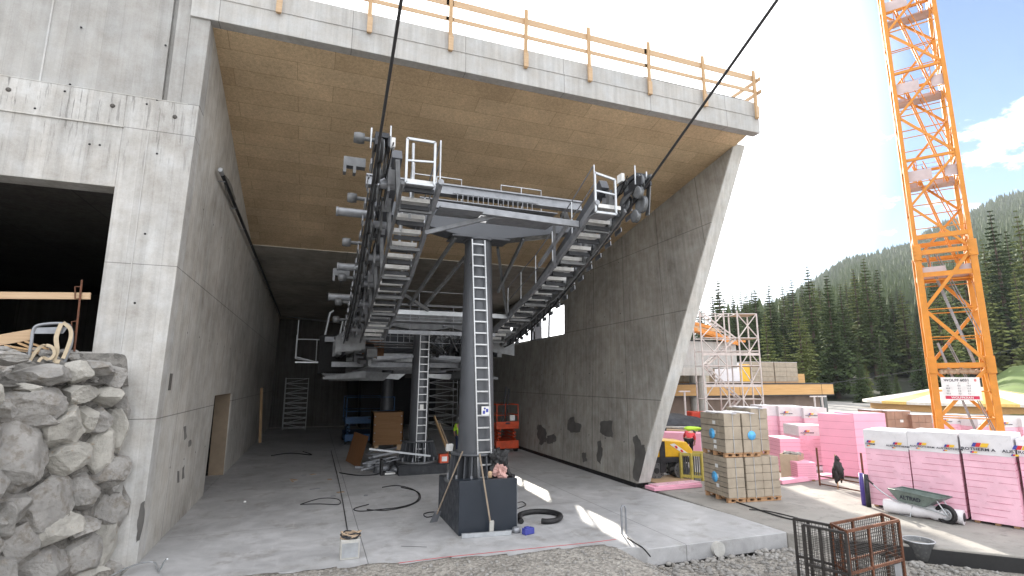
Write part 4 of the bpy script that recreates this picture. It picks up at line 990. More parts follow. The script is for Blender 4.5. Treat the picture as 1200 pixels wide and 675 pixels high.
# things on the terrace
def fac(px,py,w_=12.2): return atplane(px,py,(0,w_,0),Vector((0,1,0)))
a=fac(-30,346,12.25);b_=fac(106,347,12.25);q=MB();q.beam(a,b_,.05,.13);tag(q.build('barrier_plank',m_woodp,bevel=.004),'long wooden plank fixed across the dark opening','plank')
a=fac(-30,404,12.3);b_=fac(38,392,12.3);q=MB();q.beam(a,b_,.05,.2);tag(q.build('lower_plank',m_woodp,bevel=.004),'wooden plank lying at the lower left of the opening','plank')
rb_=thing('rebar_holder','thin upright steel rod with two hooks holding the plank','steel rod',tuple(fac(87,412)))
q=MB();q.tube(fac(87,412),fac(96,328),.018,n=8);q.build('rod',m_rust,rb_);q=MB();q.path([fac(93,350),fac(88,350),fac(88,336),fac(95,336)],.012,6);q.path([fac(91,390),fac(84,388),fac(84,377),fac(92,376)],.012,6);q.build('hook',m_rust,rb_)
ch=thing('metal_stand','tubular metal stand with looped lashing straps on the terrace','stand',tuple(fac(60,420,12.0)))
for dy in (0,.35):
    q=MB();q.path(smooth([fac(33,424,11.9+dy),fac(37,400,11.9+dy),fac(39,387,11.9+dy),fac(46,381,11.9+dy),fac(70,379,11.9+dy),fac(82,383,11.9+dy),fac(84,400,11.9+dy),fac(76,424,11.9+dy)],4),.028,8);q.build('tube_frame',m_rust if dy else m_galvd,ch)
q=MB();q.hexa([fac(40,384,11.9),fac(80,383,11.9),fac(80,383,12.25),fac(40,384,12.25),fac(38,391,11.9),fac(74,391,11.9),fac(74,391,12.25),fac(38,391,12.25)]);q.build('seat_plate',m_galvd,ch)
m_strap=M('lashing_strap',(.45,.37,.26),.8,0,.15,9)
def strap(pts,wd=.06,nm='lashing_strap',lab='',w_=11.85):
    P=smooth([fac(x,y,w_-.02*i) for i,(x,y) in enumerate(pts)],5);q=MB()
    for a,c in zip(P,P[1:]): q.beam(a,c+(c-a)*.1,.012,wd,(1,0,.6))
    return tag(q.build(nm,m_strap),lab,'strap')
strap([(72,379),(66,395),(67,410),(64,422),(70,424)],.07,lab='beige lashing strap hanging from the front of the metal stand')
strap([(74,378),(82,385),(83,395),(79,408),(74,420)],.06,lab='beige lashing strap looped over the right side of the stand')
strap([(35,423),(42,412),(50,405),(60,406),(64,414),(58,421),(50,419),(45,424)],.05,lab='coiled beige strap lying under the metal stand')
for i,(x0,y0_,x1,y1) in enumerate(((6,405,36,410),(10,408,44,414),(22,402,50,413),(2,416,24,411),(30,400,56,409))):
    q=MB();q.beam(fac(x0,y0_,12.1+.03*i),fac(x1,y1,12.0+.02*i),.05,.03);tag(q.build('wood_offcut',m_woodp if i%2 else m_woodv),'wooden batten offcut lying on the terrace under the planks','batten','battens lying on the terrace')
# ------------------------------------------------------------------ pallets of clay blocks
def block_pack(loc,rz,label,rows=4,wd=.555,dp=1.22,ht=1.08,logo_side=False,logo_front=False):
    S=thing('block_pallet',label,'block pallet',(0,0,0),'stacked pallets of clay blocks')
    q=MB()
    for y_ in (.04,.55,1.08):
        q.box(0,wd,y_,y_+.1,.0,.022)
        for x_ in (0,wd/2-.05,wd-.1): q.box(x_,x_+.1,y_,y_+.1,.022,.1)
    for i in range(5): q.box(0,wd,i*(dp-.1)/4,i*(dp-.1)/4+.1,.1,.122)
    q.build('pallet',m_pallet,S)
    q=MB();rh=ht/rows;rr=random.Random(int(loc[0]*100+loc[2]*7))
    for r_ in range(rows):
        for c_ in range(2):
            for d_ in range(4):
                j=lambda:rr.uniform(-.004,.004)
                x0=c_*wd/2+.004+j();y0=d_*dp/4+.003;z0=.123+r_*rh+.003
                q.box(x0,x0+wd/2-.01,y0+j()*1.5,y0+dp/4-.006,z0,z0+rh-.008)
    q.build('blocks',m_brick,S,bevel=.012)
    q=MB()
    for r_ in range(1,rows*2):
        z=.123+r_*rh/2;q.box(-.006,.0,0.01,dp-.01,z-.004,z+.004)
    q.build('layer_line',m_conc_dark,S)
    q=MB();
    for x_ in (wd*.5,): q.box(x_-.008,x_+.008,-.008,-.004,.1,.125+ht)
    q.build('band',m_galv,S)
    if logo_side:
        for zz in (.9,.62,.35,.2)[:logo_side+1]:
            q=MB();q.box(-.012,-.009,.42,.56,zz,zz+.1);q.build('white_tag',m_white,S)
        q=MB();q.lathe((-.013,.62,.62),((.001,-.002),(.15,-.002),(.15,.002)),18,'x');q.lathe((-.016,.62,.62),((.001,-.002),(.05,-.002),(.05,.002)),12,'x');q.build('blue_print',m_logoblue,S)
    if logo_front:
        q=MB();q.lathe((wd/2,-.013,.6),((.001,-.002),(.13,-.002),(.13,.002)),18,'y');q.build('blue_print',m_logoblue,S)
    if loc[2]>1:
        q=MB();q.blob((wd/2,dp/2,.125+ht),wd/2+.01,dp/2+.01,.03,int(rz*100)+3,.5,3,3);q.build('cover_foil',m_wrap,S)
    S.location=loc;S.rotation_euler=(0,0,rz)
    return S
o0=Vector((11.15,12.52,0));ang=R(-8);dx=Vector((math.cos(ang),math.sin(ang),0));dy=Vector((-math.sin(ang),math.cos(ang),0))
pos=[('lower left',0,0,0,2,0,4),('lower middle',.60,0,0,0,0,5),('lower right',1.17,.02,0,0,0,5),('upper left',0,.0,1.235,3,0,3),('upper middle',.585,-.01,1.235,0,1,3),('upper right',1.13,.3,1.235,0,0,4)]
labs={'lower left':'bottom pallet of clay blocks at the left corner of the stack with blue side print','lower middle':'bottom pallet of clay blocks in the middle of the front row','lower right':'bottom pallet of clay blocks at the right end of the front row','upper left':'top pallet of clay blocks at the left corner with white tags and blue side print','upper middle':'top pallet of clay blocks with blue print on its front face','upper right':'tall top pallet of clay blocks set back at the right end'}
for nm,a,b_,z,ls,lf,rows in pos:
    p=o0+dx*a+dy*b_;block_pack((p.x,p.y,z),ang,labs[nm],rows=rows,logo_side=ls,logo_front=lf,ht=1.1 if nm!='upper right' else 1.22)


# ------------------------------------------------------------------ pink insulation stacks
def logo(parent,o,xd,up,s,nrm):
    xd=Vector(xd);up=Vector(up);n=Vector(nrm)
    for i,(mt,a,w_) in enumerate(((m_inkb,0,.33),(m_inkr,.30,.36),(m_inky,.70,.6))):
        q=MB();P=[o+xd*(a*s)+n*.004*(i+1),o+xd*((a+w_)*s)+n*.004*(i+1),o+xd*((a+w_+.2)*s)+up*.42*s+n*.004*(i+1),o+xd*((a+.2)*s)+up*.42*s+n*.004*(i+1)]
        q.prism(P,n*.002);q.build('emblem',mt,parent)
def pink_stack(name,label,o,xd,L_,D_,h,band=.55,txt=None,layers=10,wrap=True,group='pink insulation board stacks',z0=.06):
    o=Vector(o);xd=Vector(xd).normalized();yd=Vector((-xd.y,xd.x,0));
    S=thing(name,label,'insulation stack',tuple(o),group)
    def grid_face(q,a,e1,e2,n1,n2,nrm,amp):
        vs=[a+e1*(i/n1)+e2*(j/n2)+nrm*(noise.noise((a+e1*(i/n1)+e2*(j/n2))*2.2)*amp+noise.noise((a+e1*(i/n1)+e2*(j/n2))*Vector((1,1,1))*6)*amp*.5)*(0 if i in(0,n1) or j in(0,n2) else 1) for j in range(n2+1) for i in range(n1+1)]
        q.add(vs,[(j*(n1+1)+i,j*(n1+1)+i+1,(j+1)*(n1+1)+i+1,(j+1)*(n1+1)+i) for j in range(n2) for i in range(n1)],True)
    Z=Vector((0,0,1));ztop=h-band
    def shell(z0,z1,grow,nm,mt,amp):
        q=MB();a=o+Z*z0-xd*grow-yd*grow;e1=xd*(L_+2*grow);e2=yd*(D_+2*grow);e3=Z*(z1-z0)
        grid_face(q,a,e1,e3,18,14,-yd,amp);grid_face(q,a+e1,e2,e3,14,14,xd,amp);grid_face(q,a+e1+e2,-e1,e3,18,14,yd,amp);grid_face(q,a+e2,-e2,e3,14,14,-xd,amp);grid_face(q,a+e3,e1,e2,18,14,Z,amp*2);grid_face(q,a+e2,e1,-e2,4,4,-Z,0)
        return q.build(nm,mt,S)
    shell(z0,ztop,0,'boards',m_pinkwrap if wrap else m_pink,.014 if wrap else .002)
    q=MB();k=layers
    for i in range(1,k):
        z=z0+(ztop-z0)*i/k
        for a,c in ((o-yd*.0,o+xd*L_),(o+xd*L_,o+xd*L_+yd*D_),(o,o+yd*D_)):
            q.beam(a+Z*z,c+Z*z,.006,.008)
    q.build('board_joint',M_joint,S)
    if band: shell(ztop,h,.012,'top_foil',m_wrap,.016)
    q=MB()
    for k_ in (.1,.5,.85): q.beam(o+xd*L_*k_+yd*.05,o+xd*L_*k_+yd*(D_-.05),.1,z0*2,) 
    for v in range(len(q.v)): q.v[v]=(q.v[v][0],q.v[v][1],max(q.v[v][2],.002) if q.v[v][2]<z0*.5 else z0)
    q.build('bearer',m_pallet,S)
    if txt:
        for pos_,s_,str_,full in txt:
            p=o+xd*pos_-yd*.05+Z*(ztop+.10)
            text(str_,s_,m_ink,S,p,xd,Z,align='LEFT',sx=1.25)
            if full: logo(S,p+xd*(s_*full)+Z*s_*.95,xd,Z,s_*2.5,-yd);logo(S,p+xd*(s_*full*.8)-Z*s_*.7,xd,Z,s_*1.1,-yd)
    return S
M_joint=M('foam_joint',(.5,.13,.2),.8)
OA=Vector((14.6,10.9,0));dF=Vector((.32,-.947,0)).normalized();yb=Vector((-dF.y,dF.x,0))
def spos(px,py): p=atplane(px,py,OA,yb);return (p-OA).dot(dF),p.z
s0,s1,s2,s3=spos(1018,560)[0],spos(1068,550)[0],spos(1130,560)[0],spos(1193,570)[0]
T1='AUSTROTHERM'
hh=spos(1040,505)[1]
for (a,c),lab,tx,hz in zip(((s0,s1-.02),(s1+.01,s2-.04),(s2+.03,s3)),('large pink board stack with white printed top foil, left of the front three','large pink stack with printed white top foil, middle of three, behind the wheelbarrow','large pink board stack with white printed top foil, right of the front three'),
    ([(.02,.06,'THERM',.6),(.52,.06,T1,2.6)],[(.03,.06,T1,2.6),(.6,.06,T1,2.6)],[(.0,.092,'ROTHERM A',2.2),(.76,.092,'AUSTRO',2.0)]),(hh,hh+.04,hh+.07)):
    pink_stack('insulation_stack',lab,OA+dF*a,dF,c-a,1.25,hz,.5,tx)
pink_stack('insulation_stack','pink foil wrapped stack at the right frame edge beyond the front three',OA+dF*(s3+.06)+yb*.25,dF,1.0,1.2,hh-.02,.4)
# further stacks, each placed at its own spot in the yard
def far_stack(px0,px1,f,h,lab,D_=1.2,band=.45,txt=1,rot=0,wrap=True,name='insulation_stack'):
    a=atf(px0,f);b_=atf(px1,f+rot);d=(b_-a)
    tx=[(.03+i*.8,.062,T1,2.4) for i in range(int(d.length/.8))] if txt else None
    return pink_stack(name,lab,a,d,d.length,D_,h,band,tx,layers=8,wrap=wrap)
far_stack(898,917,24.5,2.28,'pink insulation stack with white printed rim, far left of the rear row',txt=1)
far_stack(917.5,946,24.3,2.27,'pink insulation stack with white printed rim, middle of the rear row')
far_stack(947,974,24.1,2.2,'pink insulation stack with white printed rim, right end of the rear row')
far_stack(940,975,22.0,1.6,'lower pink insulation stack standing before the rear row at its right end',band=.4)
far_stack(917,941,20.5,1.25,'short open pink board pile right of the block pallets',band=0,txt=0,wrap=False)
far_stack(936,958,18.9,.62,'low pink board pile with white dusty top behind the barrier',band=0,txt=0,wrap=False)
far_stack(985,1008,20.3,2.25,'tall plain pink board pile standing alone in the sun right of the barrier',band=0,txt=0,rot=-1.0,wrap=False)
far_stack(1008.5,1030,19.3,2.2,'tall pink board pile with reddish side next to the lone pile',band=0,txt=0,rot=1.2,wrap=False)
far_stack(1106,1150,26,1.75,'pink insulation stack with printed rim seen through the crane mast',band=.4)
far_stack(1152,1176,25,1.7,'pink insulation stack with printed rim right behind the crane leg',band=.4)
far_stack(1176.5,1204,24.6,1.72,'pink insulation stack with printed rim at the right frame edge behind',band=.4)
far_stack(1204,1240,24.4,1.74,'pink insulation stack with printed rim beyond the frame edge',band=.4,txt=0)
def slab(name,lab,a,b_,D_,h,mt,cat='board',z=.004):
    d=(b_-a).normalized();yd=Vector((-d.y,d.x,0));q=MB();q.hexa([a+Vector((0,0,z)),b_+Vector((0,0,z)),b_+yd*D_+Vector((0,0,z)),a+yd*D_+Vector((0,0,z)),a+Vector((0,0,z+h)),b_+Vector((0,0,z+h)),b_+yd*D_+Vector((0,0,z+h)),a+yd*D_+Vector((0,0,z+h))]);return tag(q.build(name,mt,bevel=.008),lab,cat)
slab('pink_board','pink foam board lying on the ground at the foot of the leaning wall',atz(767,576),atz(823,571),.5,.1,m_pink)
slab('pink_board','second pink foam board lying on top at the wall foot',atz(771,575)+Vector((0,0,.1)),atz(822,570)+Vector((0,0,.1)),.4,.04,m_pinkwrap)
slab('pink_kerb_board','long thin pink board strip lying along the yard behind the block pallets',atz(917,568),atz(1012,556),.35,.13,m_pink)
slab('pink_low_wall','long low pink board wall behind the roller and the bending worker',atf(750,26.5),atf(822,25.5),.8,.95,m_pink)
slab('timber_sheet','flat timber sheet on the ground under the roller drums',atz(770,567),atz(815,562),1.0,.03,m_woodp)
slab('sunlit_sheet','white sheet painting bright sunlight onto the yard by the barrier',atz(962,552),atz(1010,546),2.2,.02,m_wrap)  # white slab stands in for sunlight on the ground
# cartons behind
for i,(a,b_,f,h,lab) in enumerate(((1027,1044,25.5,2.02,'brown block pack left of the two larger ones behind the pink stacks'),(1045,1073,25.2,2.0,'large brown block pack with white sticker behind the front stacks'),(1074,1098,25,1.85,'brown block pack partly hidden behind the crane leg'))):
    p0=atf(a,f);p1=atf(b_,f);d=(p1-p0).normalized();yd=Vector((-d.y,d.x,0));S=thing('block_pack',lab,'block pack',tuple(p0))
    q=MB();n=int((p1-p0).length/.3)
    for r_ in range(5):
        for c_ in range(n):
            w_=(p1-p0).length/n;c=p0+d*(w_*(c_+.5))+yd*.5+Vector((0,0,.14+(h-.14)*(r_+.5)/5));q.obox(c,w_-.01,1.0,(h-.14)/5-.012,math.atan2(d.y,d.x))
    q.build('blocks',M('clay_pack_%d'%i,(.36,.22,.16),.8,0,.15,3),S)
    q=MB();c=p0+(p1-p0)*.5+yd*.5+Vector((0,0,h+.005));q.obox(c,(p1-p0).length+.02,1.04,.02,math.atan2(d.y,d.x));q.build('cover_foil',m_wrap,S)
    q=MB();c=p0+(p1-p0)*.5+yd*.5+Vector((0,0,.07));q.obox(c,(p1-p0).length,.98,.13,math.atan2(d.y,d.x));q.build('pallet',m_pallet,S)
    if i==1:
        q=MB();c=p0+(p1-p0)*.6-yd*.005+Vector((0,0,1.55));q.obox(c,.15,.006,.12,math.atan2(d.y,d.x));q.build('sticker',m_white,S)
# beige crate near the pallets
c0=atf(916,19.6);c1=atf(937,19.2);S=thing('tool_crate','small beige crate with rubble in it right of the block pallets','crate',tuple(c0));d=(c1-c0).normalized();yd=Vector((-d.y,d.x,0))
for a_,b_,lz in ((c0,c1,0),(c0+yd*.7,c1+yd*.7,0)):
    q=MB();q.beam(a_+Vector((0,0,.42)),b_+Vector((0,0,.42)),.03,.8);q.build('side_panel',m_crate2 if 'm_crate2' in globals() else M('beige_board',(.5,.42,.3),.8),S)
for a_ in (c0,c1):
    q=MB();q.beam(a_+yd*.02+Vector((0,0,.42)),a_+yd*.68+Vector((0,0,.42)),.03,.8);q.build('end_panel',m_card,S)
q=MB();
for i in range(14):
    p=c0+(c1-c0)*rnd.uniform(.1,.9)+yd*rnd.uniform(.1,.6)+Vector((0,0,.8));q.blob(p,.12,.1,.09,i,.3,2,1.5,3)
q.build('rubble',m_rock,S)
# barrier frame with jacket
bf=thing('site_barrier','low rusty barrier frame standing in the sun between the pink stacks','barrier',tuple(atf(988,17.6)))
A_=atf(961,18.2);B_=atf(1014,16.9)
for p in (A_,B_):
    q=MB();q.tube(p,p+Vector((0,0,1.2)),.03,n=8);q.build('post',m_rust,bf)
q=MB();q.tube(A_+Vector((0,0,.3)),B_+Vector((0,0,.3)),.022);q.tube(A_+Vector((0,0,.05)),B_+Vector((0,0,.05)),.022);q.build('rail',m_rust,bf)
jp=A_.lerp(B_,.42);q=MB();q.blob(jp+Vector((0,-.05,.6)),.16,.11,.34,3,.55,3,1.6);q.blob(jp+Vector((.02,-.05,.9)),.08,.07,.1,5,.4,3,1.6);q.blob(jp+Vector((.13,-.06,.5)),.07,.07,.3,8,.4,3,2);q.blob(jp+Vector((-.11,-.06,.45)),.06,.06,.26,9,.4,3,2)
tag(q.build('black_jacket',m_black),'black jacket hanging from a stake at the barrier frame','jacket')
q=MB();q.tube(jp+Vector((0,0,0)),jp+Vector((0,0,1.05)),.02);tag(q.build('wooden_stake',m_woodv),'wooden stake carrying the black jacket','stake')
# purple/black foil rolls upright at the left of the front stack
for (x,y_,mt,lab) in ((1013,592,M('violet_foil',(.09,.06,.3),.4),'upright violet foil roll beside the front pink stack'),(1018.5,594,m_machined,'upright black foil roll between the violet roll and pink stack')):
    p=atz(x,y_);q=MB();q.lathe(p,((.001,0),(.062,0),(.062,.85),(.03,.85),(.03,.8),(.001,.8)),16);tag(q.build('foil_roll',mt),lab,'foil roll')
# white plastic roll
a=atz(1038,600);b_=atz(1131,615);d=(b_-a).normalized();rl=thing('film_roll','long white plastic film roll lying along the pink stacks','film roll',tuple(a))
q=MB();q.path([a+Vector((0,0,.17))+d*(a-b_).length*k/12+Vector((0,0,.01*math.sin(k*2))) for k in range(13)],[.16+.012*math.sin(k*1.7) for k in range(13)],18);q.build('film',m_wrap,rl)
q=MB();q.tube(b_+Vector((0,0,.17)),b_+Vector((0,0,.17))+d*.02,.10,n=16);q.tube(b_+Vector((0,0,.17)),b_+Vector((0,0,.17))+d*.025,.05,n=12);q.build('core',m_machined,rl)
# wheelbarrow
wbp=atz(1110,613);g0=atz(1082,607);wd_=(wbp-g0).normalized();sd=Vector((-wd_.y,wd_.x,0));WB=thing('wheelbarrow','grey-green steel wheelbarrow with black tyre in front of the film roll','wheelbarrow',tuple(wbp))
def wl_(a,b_,z): return wbp+wd_*a+sd*b_+Vector((0,0,z))
q=MB();q.path([wl_(.19*math.cos(t),0,.2+.19*math.sin(t)) for t in [k*2*math.pi/24 for k in range(24)]],.05,10,closed=True);q.build('tyre',m_black,WB)
q=MB();
for sy in(-1,1): q.path([wl_(.12*math.cos(t),sy*.02,.2+.12*math.sin(t)) for t in [k*2*math.pi/20 for k in range(20)]],.022,8,closed=True)
for k in range(3):
    t_=k*math.pi/3;q.beam(wl_(.12*math.cos(t_),0,.2+.12*math.sin(t_)),wl_(-.12*math.cos(t_),0,.2-.12*math.sin(t_)),.03,.03)
q.tube(wl_(0,-.09,.2),wl_(0,.09,.2),.025);q.build('rim',m_galv,WB)
bot=[(-.95,-.17,.32),(-.4,-.17,.3),(-.4,.17,.3),(-.95,.17,.32)];topp=[(-1.12,-.3,.62),(.02,-.3,.58),(.02,.3,.58),(-1.12,.3,.62)]
m_tub=M('barrow_steel',(.2,.25,.23),.5,.3,.2,6,alt=(.1,.1,.09),altm=(.58,.7))
q=MB();B4=[wl_(*p) for p in bot];T4=[wl_(*p) for p in topp];q.add(B4+T4,[(0,1,2,3),(0,4,5,1),(1,5,6,2),(2,6,7,3),(3,7,4,0)]);o=q.build('tray',m_tub,WB);so_=o.modifiers.new('s','SOLIDIFY');so_.thickness=.012
q=MB();q.path(T4,.016,8,closed=True);q.build('tray_rim',m_tub,WB)
text('ALTRAD',.13,m_ink,WB,wl_(-.62,-.262,.42)-sd*.02,wd_,(0,0,1))
for sy in(-1,1):
    q=MB();q.path(smooth([wl_(.05,sy*.1,.2),wl_(-.4,sy*.17,.29),wl_(-.95,sy*.2,.33),wl_(-1.3,sy*.27,.5),wl_(-1.62,sy*.3,.75)],4),.017,8);q.build('frame',m_galv,WB)
    q=MB();q.tube(wl_(-1.5,sy*.29,.66),wl_(-1.66,sy*.3,.78),.024,n=8);q.build('grip',m_black,WB)
    q=MB();q.path([wl_(-.62,sy*.19,.32),wl_(-.7,sy*.22,0.02),wl_(-.95,sy*.22,.02),wl_(-.92,sy*.2,.32)],.014,8);q.build('leg',m_galv,WB)
    q=MB();q.tube(wl_(.08,sy*.1,.2),wl_(-.1,sy*.14,.52),.014);q.build('stay',m_galv,WB)
# mortar tub
c=Vector((10.95,7.55,-.33));c=atz(1079,655,-.3);tbm=M('tub_plastic',(.13,.135,.14),.6,0,.25,8,alt=(.35,.34,.32),altm=(.55,.7))
q=MB();q.lathe((c.x,c.y,c.z),((.001,.01),(.2,.01),(.27,.36),(.29,.37),(.28,.385),(.255,.37),(.185,.05),(.001,.05)),32,cap=False);tb_=thing('mortar_tub','round dark mortar tub with dusty pale rim behind the mesh box','tub',tuple(c));q.build('tub',tbm,tb_)
q=MB();q.path([c+Vector((.285*math.cos(t),.285*math.sin(t),.375)) for t in [k*2*math.pi/32 for k in range(32)]],.014,6,closed=True);q.build('rim',m_galv,tb_)
# mesh boxes
def mesh_box(name,label,P0,P1,D_,h,lean,mt,group=None):
    a=Vector(P0);b_=Vector(P1);d=(b_-a).normalized();yd=Vector((-d.y,d.x,0));L_=(b_-a).length
    S=thing(name,label,'mesh box',tuple(a),group)
    Z=Vector((0,0,1))
    def panel(o,e,ln,nm):
        F_=thing(nm,'','');
        for k in('label','category'): del F_[k]
        F_.parent=S;F_.location=o-a
        q=MB();
        for p,r_ in ((o,o+e*ln),(o+Z*h,o+e*ln+Z*h),(o+Z*h*.55,o+e*ln+Z*h*.55),(o,o+Z*h),(o+e*ln,o+e*ln+Z*h),(o+e*ln*.4,o+e*ln*.4+Z*h)): q.beam(p,r_,.035,.04,(0,0,1) if abs((r_-p).z)<.1 else (e.x,e.y,.01))
        q.build('frame',mt,F_)
        q=MB();n=int(ln/.055);m_=int(h/.055)
        for i in range(1,n): q.beam(o+e*ln*i/n,o+e*ln*i/n+Z*h,.006,.006,e)
        for i in range(1,m_): q.beam(o+Z*h*i/m_,o+e*ln+Z*h*i/m_,.006,.006)
        q.build('wire_mesh',m_darkst,F_)
    return S,panel,a,d,yd,L_
zc=-.38
Pa=Vector((8.55,7.95,zc));Pb=Vector((9.15,7.55,zc))
def fp(px,py,f): 
    r=ray(px,py);ff=r.x*math.sin(YAW)+r.y*math.cos(YAW);return Vector((0,0,H))+r*(f/ff)
pa=fp(941,615,9.4);pb=fp(990,617,8.9);pc=fp(1053,612,9.6);
topz=pa.z
S,panel,a,d,yd,L_=mesh_box('mesh_box','empty dark steel mesh box side standing at left of the rusty box',(pa.x,pa.y,-.35),(pb.x,pb.y,-.35),.5,topz+.35,0,m_darkst)
panel(a,d,L_,'side_panel')
S2,panel2,a2,d2,yd2,L2=mesh_box('mesh_box','rusty wire mesh box with small grey plate in the foreground rubble',(pb.x+.03,pb.y+.01,-.35),(pc.x,pc.y,-.35),.8,topz+.37,0,m_rust)
panel2(a2,d2,L2,'side_panel');bk=Vector((.35,.8,0)).normalized()*.45
panel2(a2+bk,d2,L2,'side_panel');panel2(a2,bk.normalized(),.45,'end_panel');panel2(a2+d2*L2,bk.normalized(),.45,'end_panel')
panel(a+bk*.9+Vector((.05,0,0)),d,L_*.9,'side_panel')
q=MB();p=a2+d2*L2*.78+Vector((0,0,.62))-Vector((0,.03,0));q.beam(p,p+d2*.2,.008,.22);q.build('plate',m_galvd,S2)
q=MB();p=a2+d2*L2*.1+Vector((0,0,.2))-Vector((0,.03,0));q.beam(p,p+d2*.17,.02,.4);q.build('plate',m_galvd,S2)
# rubble on the lit part
sl2=MB()
for i in range(900):
    u=rnd.uniform(7,12.5);v=rnd.uniform(6.2,8.9)
    if v>9.3-(u-10.7)*1.0: continue
    s_=rnd.choice((.015,.02,.03,.045,.08));sl2.blob((u,v,gh(u,v)+s_*.3),s_,s_*.8,s_*.6,i,.3,1,1.5,0,rnd.random()*6)
o=sl2.build('broken_rubble',m_rock);tag(o,'pale broken rubble around the mesh boxes','rubble');o['kind']='stuff'

# ------------------------------------------------------------------ trench roller
c=atf(785,19.3);rd=Vector((math.cos(R(-12)),math.sin(R(-12)),0));ry_=Vector((-rd.y,rd.x,0));RS=1.12;RL=thing('trench_roller','yellow trench roller with studded steel drums beside the leaning wall','roller',tuple(c))
def rp(a,b_,z): return c+rd*a*RS+ry_*b_+Vector((0,0,z*RS))
for dx_ in (-.42,.42):
    for dy_ in (0,.55):
        q=MB();a_=rp(dx_,dy_,.26);b2=rp(dx_,dy_+.4,.26);q.tube(a_,b2,.28,n=24)
        q.build('drum',m_rust if False else m_machine,RL)
        q=MB();q.tube(rp(dx_,dy_-.01,.26),rp(dx_,dy_,.26),.1,n=16)
        for k in range(10):
            t_=k*math.pi/5;p=rp(dx_+.19*math.cos(t_),dy_-.012,.26+.19*math.sin(t_));q.tube(p,p+ry_*.01,.022,n=8)
            for yy in (.05,.2,.35):
                t2=t_+yy;pp=rp(dx_+.25*math.cos(t2),dy_+yy,.26+.25*math.sin(t2));q.obox(pp,.07,.08,.05,R(-12),0,-t2+math.pi/2)
        q.build('studs',m_machined,RL)
q=MB();
for P in ([(-.82,.5),(.8,.5),(.8,.66),(-.82,.66)],):
    q.prism([rp(x,-.02,z) for x,z in P],ry_*1.0)
q.build('chassis',m_machined,RL,bevel=.02)
q=MB();q.prism([rp(x,0.0,z) for x,z in [(-.82,.66),(.8,.66),(.82,.86),(.62,1.12),(-.1,1.18),(-.75,1.15),(-.82,.9)]],ry_*.95);q.build('hood',m_yellow,RL,bevel=.04)
q=MB();q.prism([rp(x,-.012,z) for x,z in [(.05,1.05),(.2,1.08),(.78,.68),(.7,.62)]],ry_*.006);q.build('stripe',m_white,RL)
q=MB()
for k in range(3):
    x=.2+k*.18;q.prism([rp(x,-.018,1.0-k*.12),rp(x+.07,-.018,1.01-k*.12),rp(x+.12,-.018,.93-k*.12),rp(x+.05,-.018,.92-k*.12)],ry_*.004)
q.build('warning_stripe',m_inkr,RL)
q=MB();q.prism([rp(x,-.03,z) for x,z in [(-.3,.2),(-.12,.2),(-.12,1.15),(-.3,1.15)]],ry_*.05);q.tube(rp(-.2,.4,1.15),rp(-.2,.4,1.35),.03);q.build('hitch',m_machined,RL)
# formwork pallet
p0=atf(799,19.3);p1=atf(824,19.0);S=thing('formwork_crate','yellow-green slatted formwork crate between roller and block pallets','crate',tuple(p0));d=(p1-p0).normalized();yd=Vector((-d.y,d.x,0));Z=Vector((0,0,1))
m_yg=M('formwork_yellow',(.5,.42,.1),.7,0,.2,4)
for k in (0,.5,1.0):
    q=MB();q.beam(p0+(p1-p0)*k,p0+(p1-p0)*k+Z*.9,.08,.08);q.build('post',m_yg,S)
q=MB()
for z in (.12,.85): q.beam(p0+Z*z,p1+Z*z,.05,.09)
for z in (.12,.85): q.beam(p0+Z*z+yd*.7,p1+Z*z+yd*.7,.05,.09)
q.build('rail',m_yg,S)
q=MB()
for k in range(1,10): q.beam(p0+(p1-p0)*k/10+yd*.1,p0+(p1-p0)*k/10+Z*.8+yd*.1,.045,.02)
q.build('slats',m_galvd,S)

# ------------------------------------------------------------------ crane
cc=atf(1142,19.6);ph=math.atan2(cc.x,cc.y)-R(5)   # horizontal turn of the mast
fx=Vector((math.cos(ph),-math.sin(ph),0));fy=Vector((math.sin(ph),math.cos(ph),0))
K=thing('tower_crane','orange-yellow lattice mast of a tower crane with inner ladders and white load sign','crane',tuple(cc))
hw=.80
def kp(a,b_,z): return cc+fx*a+fy*b_+Vector((0,0,z))
HT=24.5
for a in(-1,1):
    for b_ in(-1,1):
        q=MB()
        q.beam(kp(a*hw,b_*hw,0),kp(a*hw,b_*hw,8.2),.2,.2,fy);q.beam(kp(a*hw,b_*hw,8.2),kp(a*hw,b_*hw,HT),.14,.14,fy);q.build('corner_leg',m_crane,K,bevel=.015)
nodes=[0.2,2.1,3.95,6.0,8.15,10.0,11.85,13.7,15.55,17.4,19.25,21.1,23]
for f_i,(A1,B1) in enumerate((((-1,-1),(1,-1)),((1,-1),(1,1)),((1,1),(-1,1)),((-1,1),(-1,-1)))):
    for i,(z0_,z1_) in enumerate(zip(nodes,nodes[1:])):
        q=MB();q2=MB();q3=MB()
        pL0,pR0=kp(A1[0]*hw,A1[1]*hw,z0_),kp(B1[0]*hw,B1[1]*hw,z0_);pL1,pR1=kp(A1[0]*hw,A1[1]*hw,z1_),kp(B1[0]*hw,B1[1]*hw,z1_)
        t_=.11 if z0_<8 else .08
        if i%2: q.beam(pL0,pR1,t_,t_)
        else: q.beam(pR0,pL1,t_,t_)
        if i%2==0: q2.beam(pL0,pR0,t_,t_*1.3)
        else: q2.tube(pL0,pR0,.022,n=6)
        q3.tube((pL0+pL1)/2,(pR0+pR1)/2,.018,n=6)
        q.build('diagonal',m_crane,K);q2.build('horizontal',m_crane,K);q3.build('thin_tube',m_crane,K)
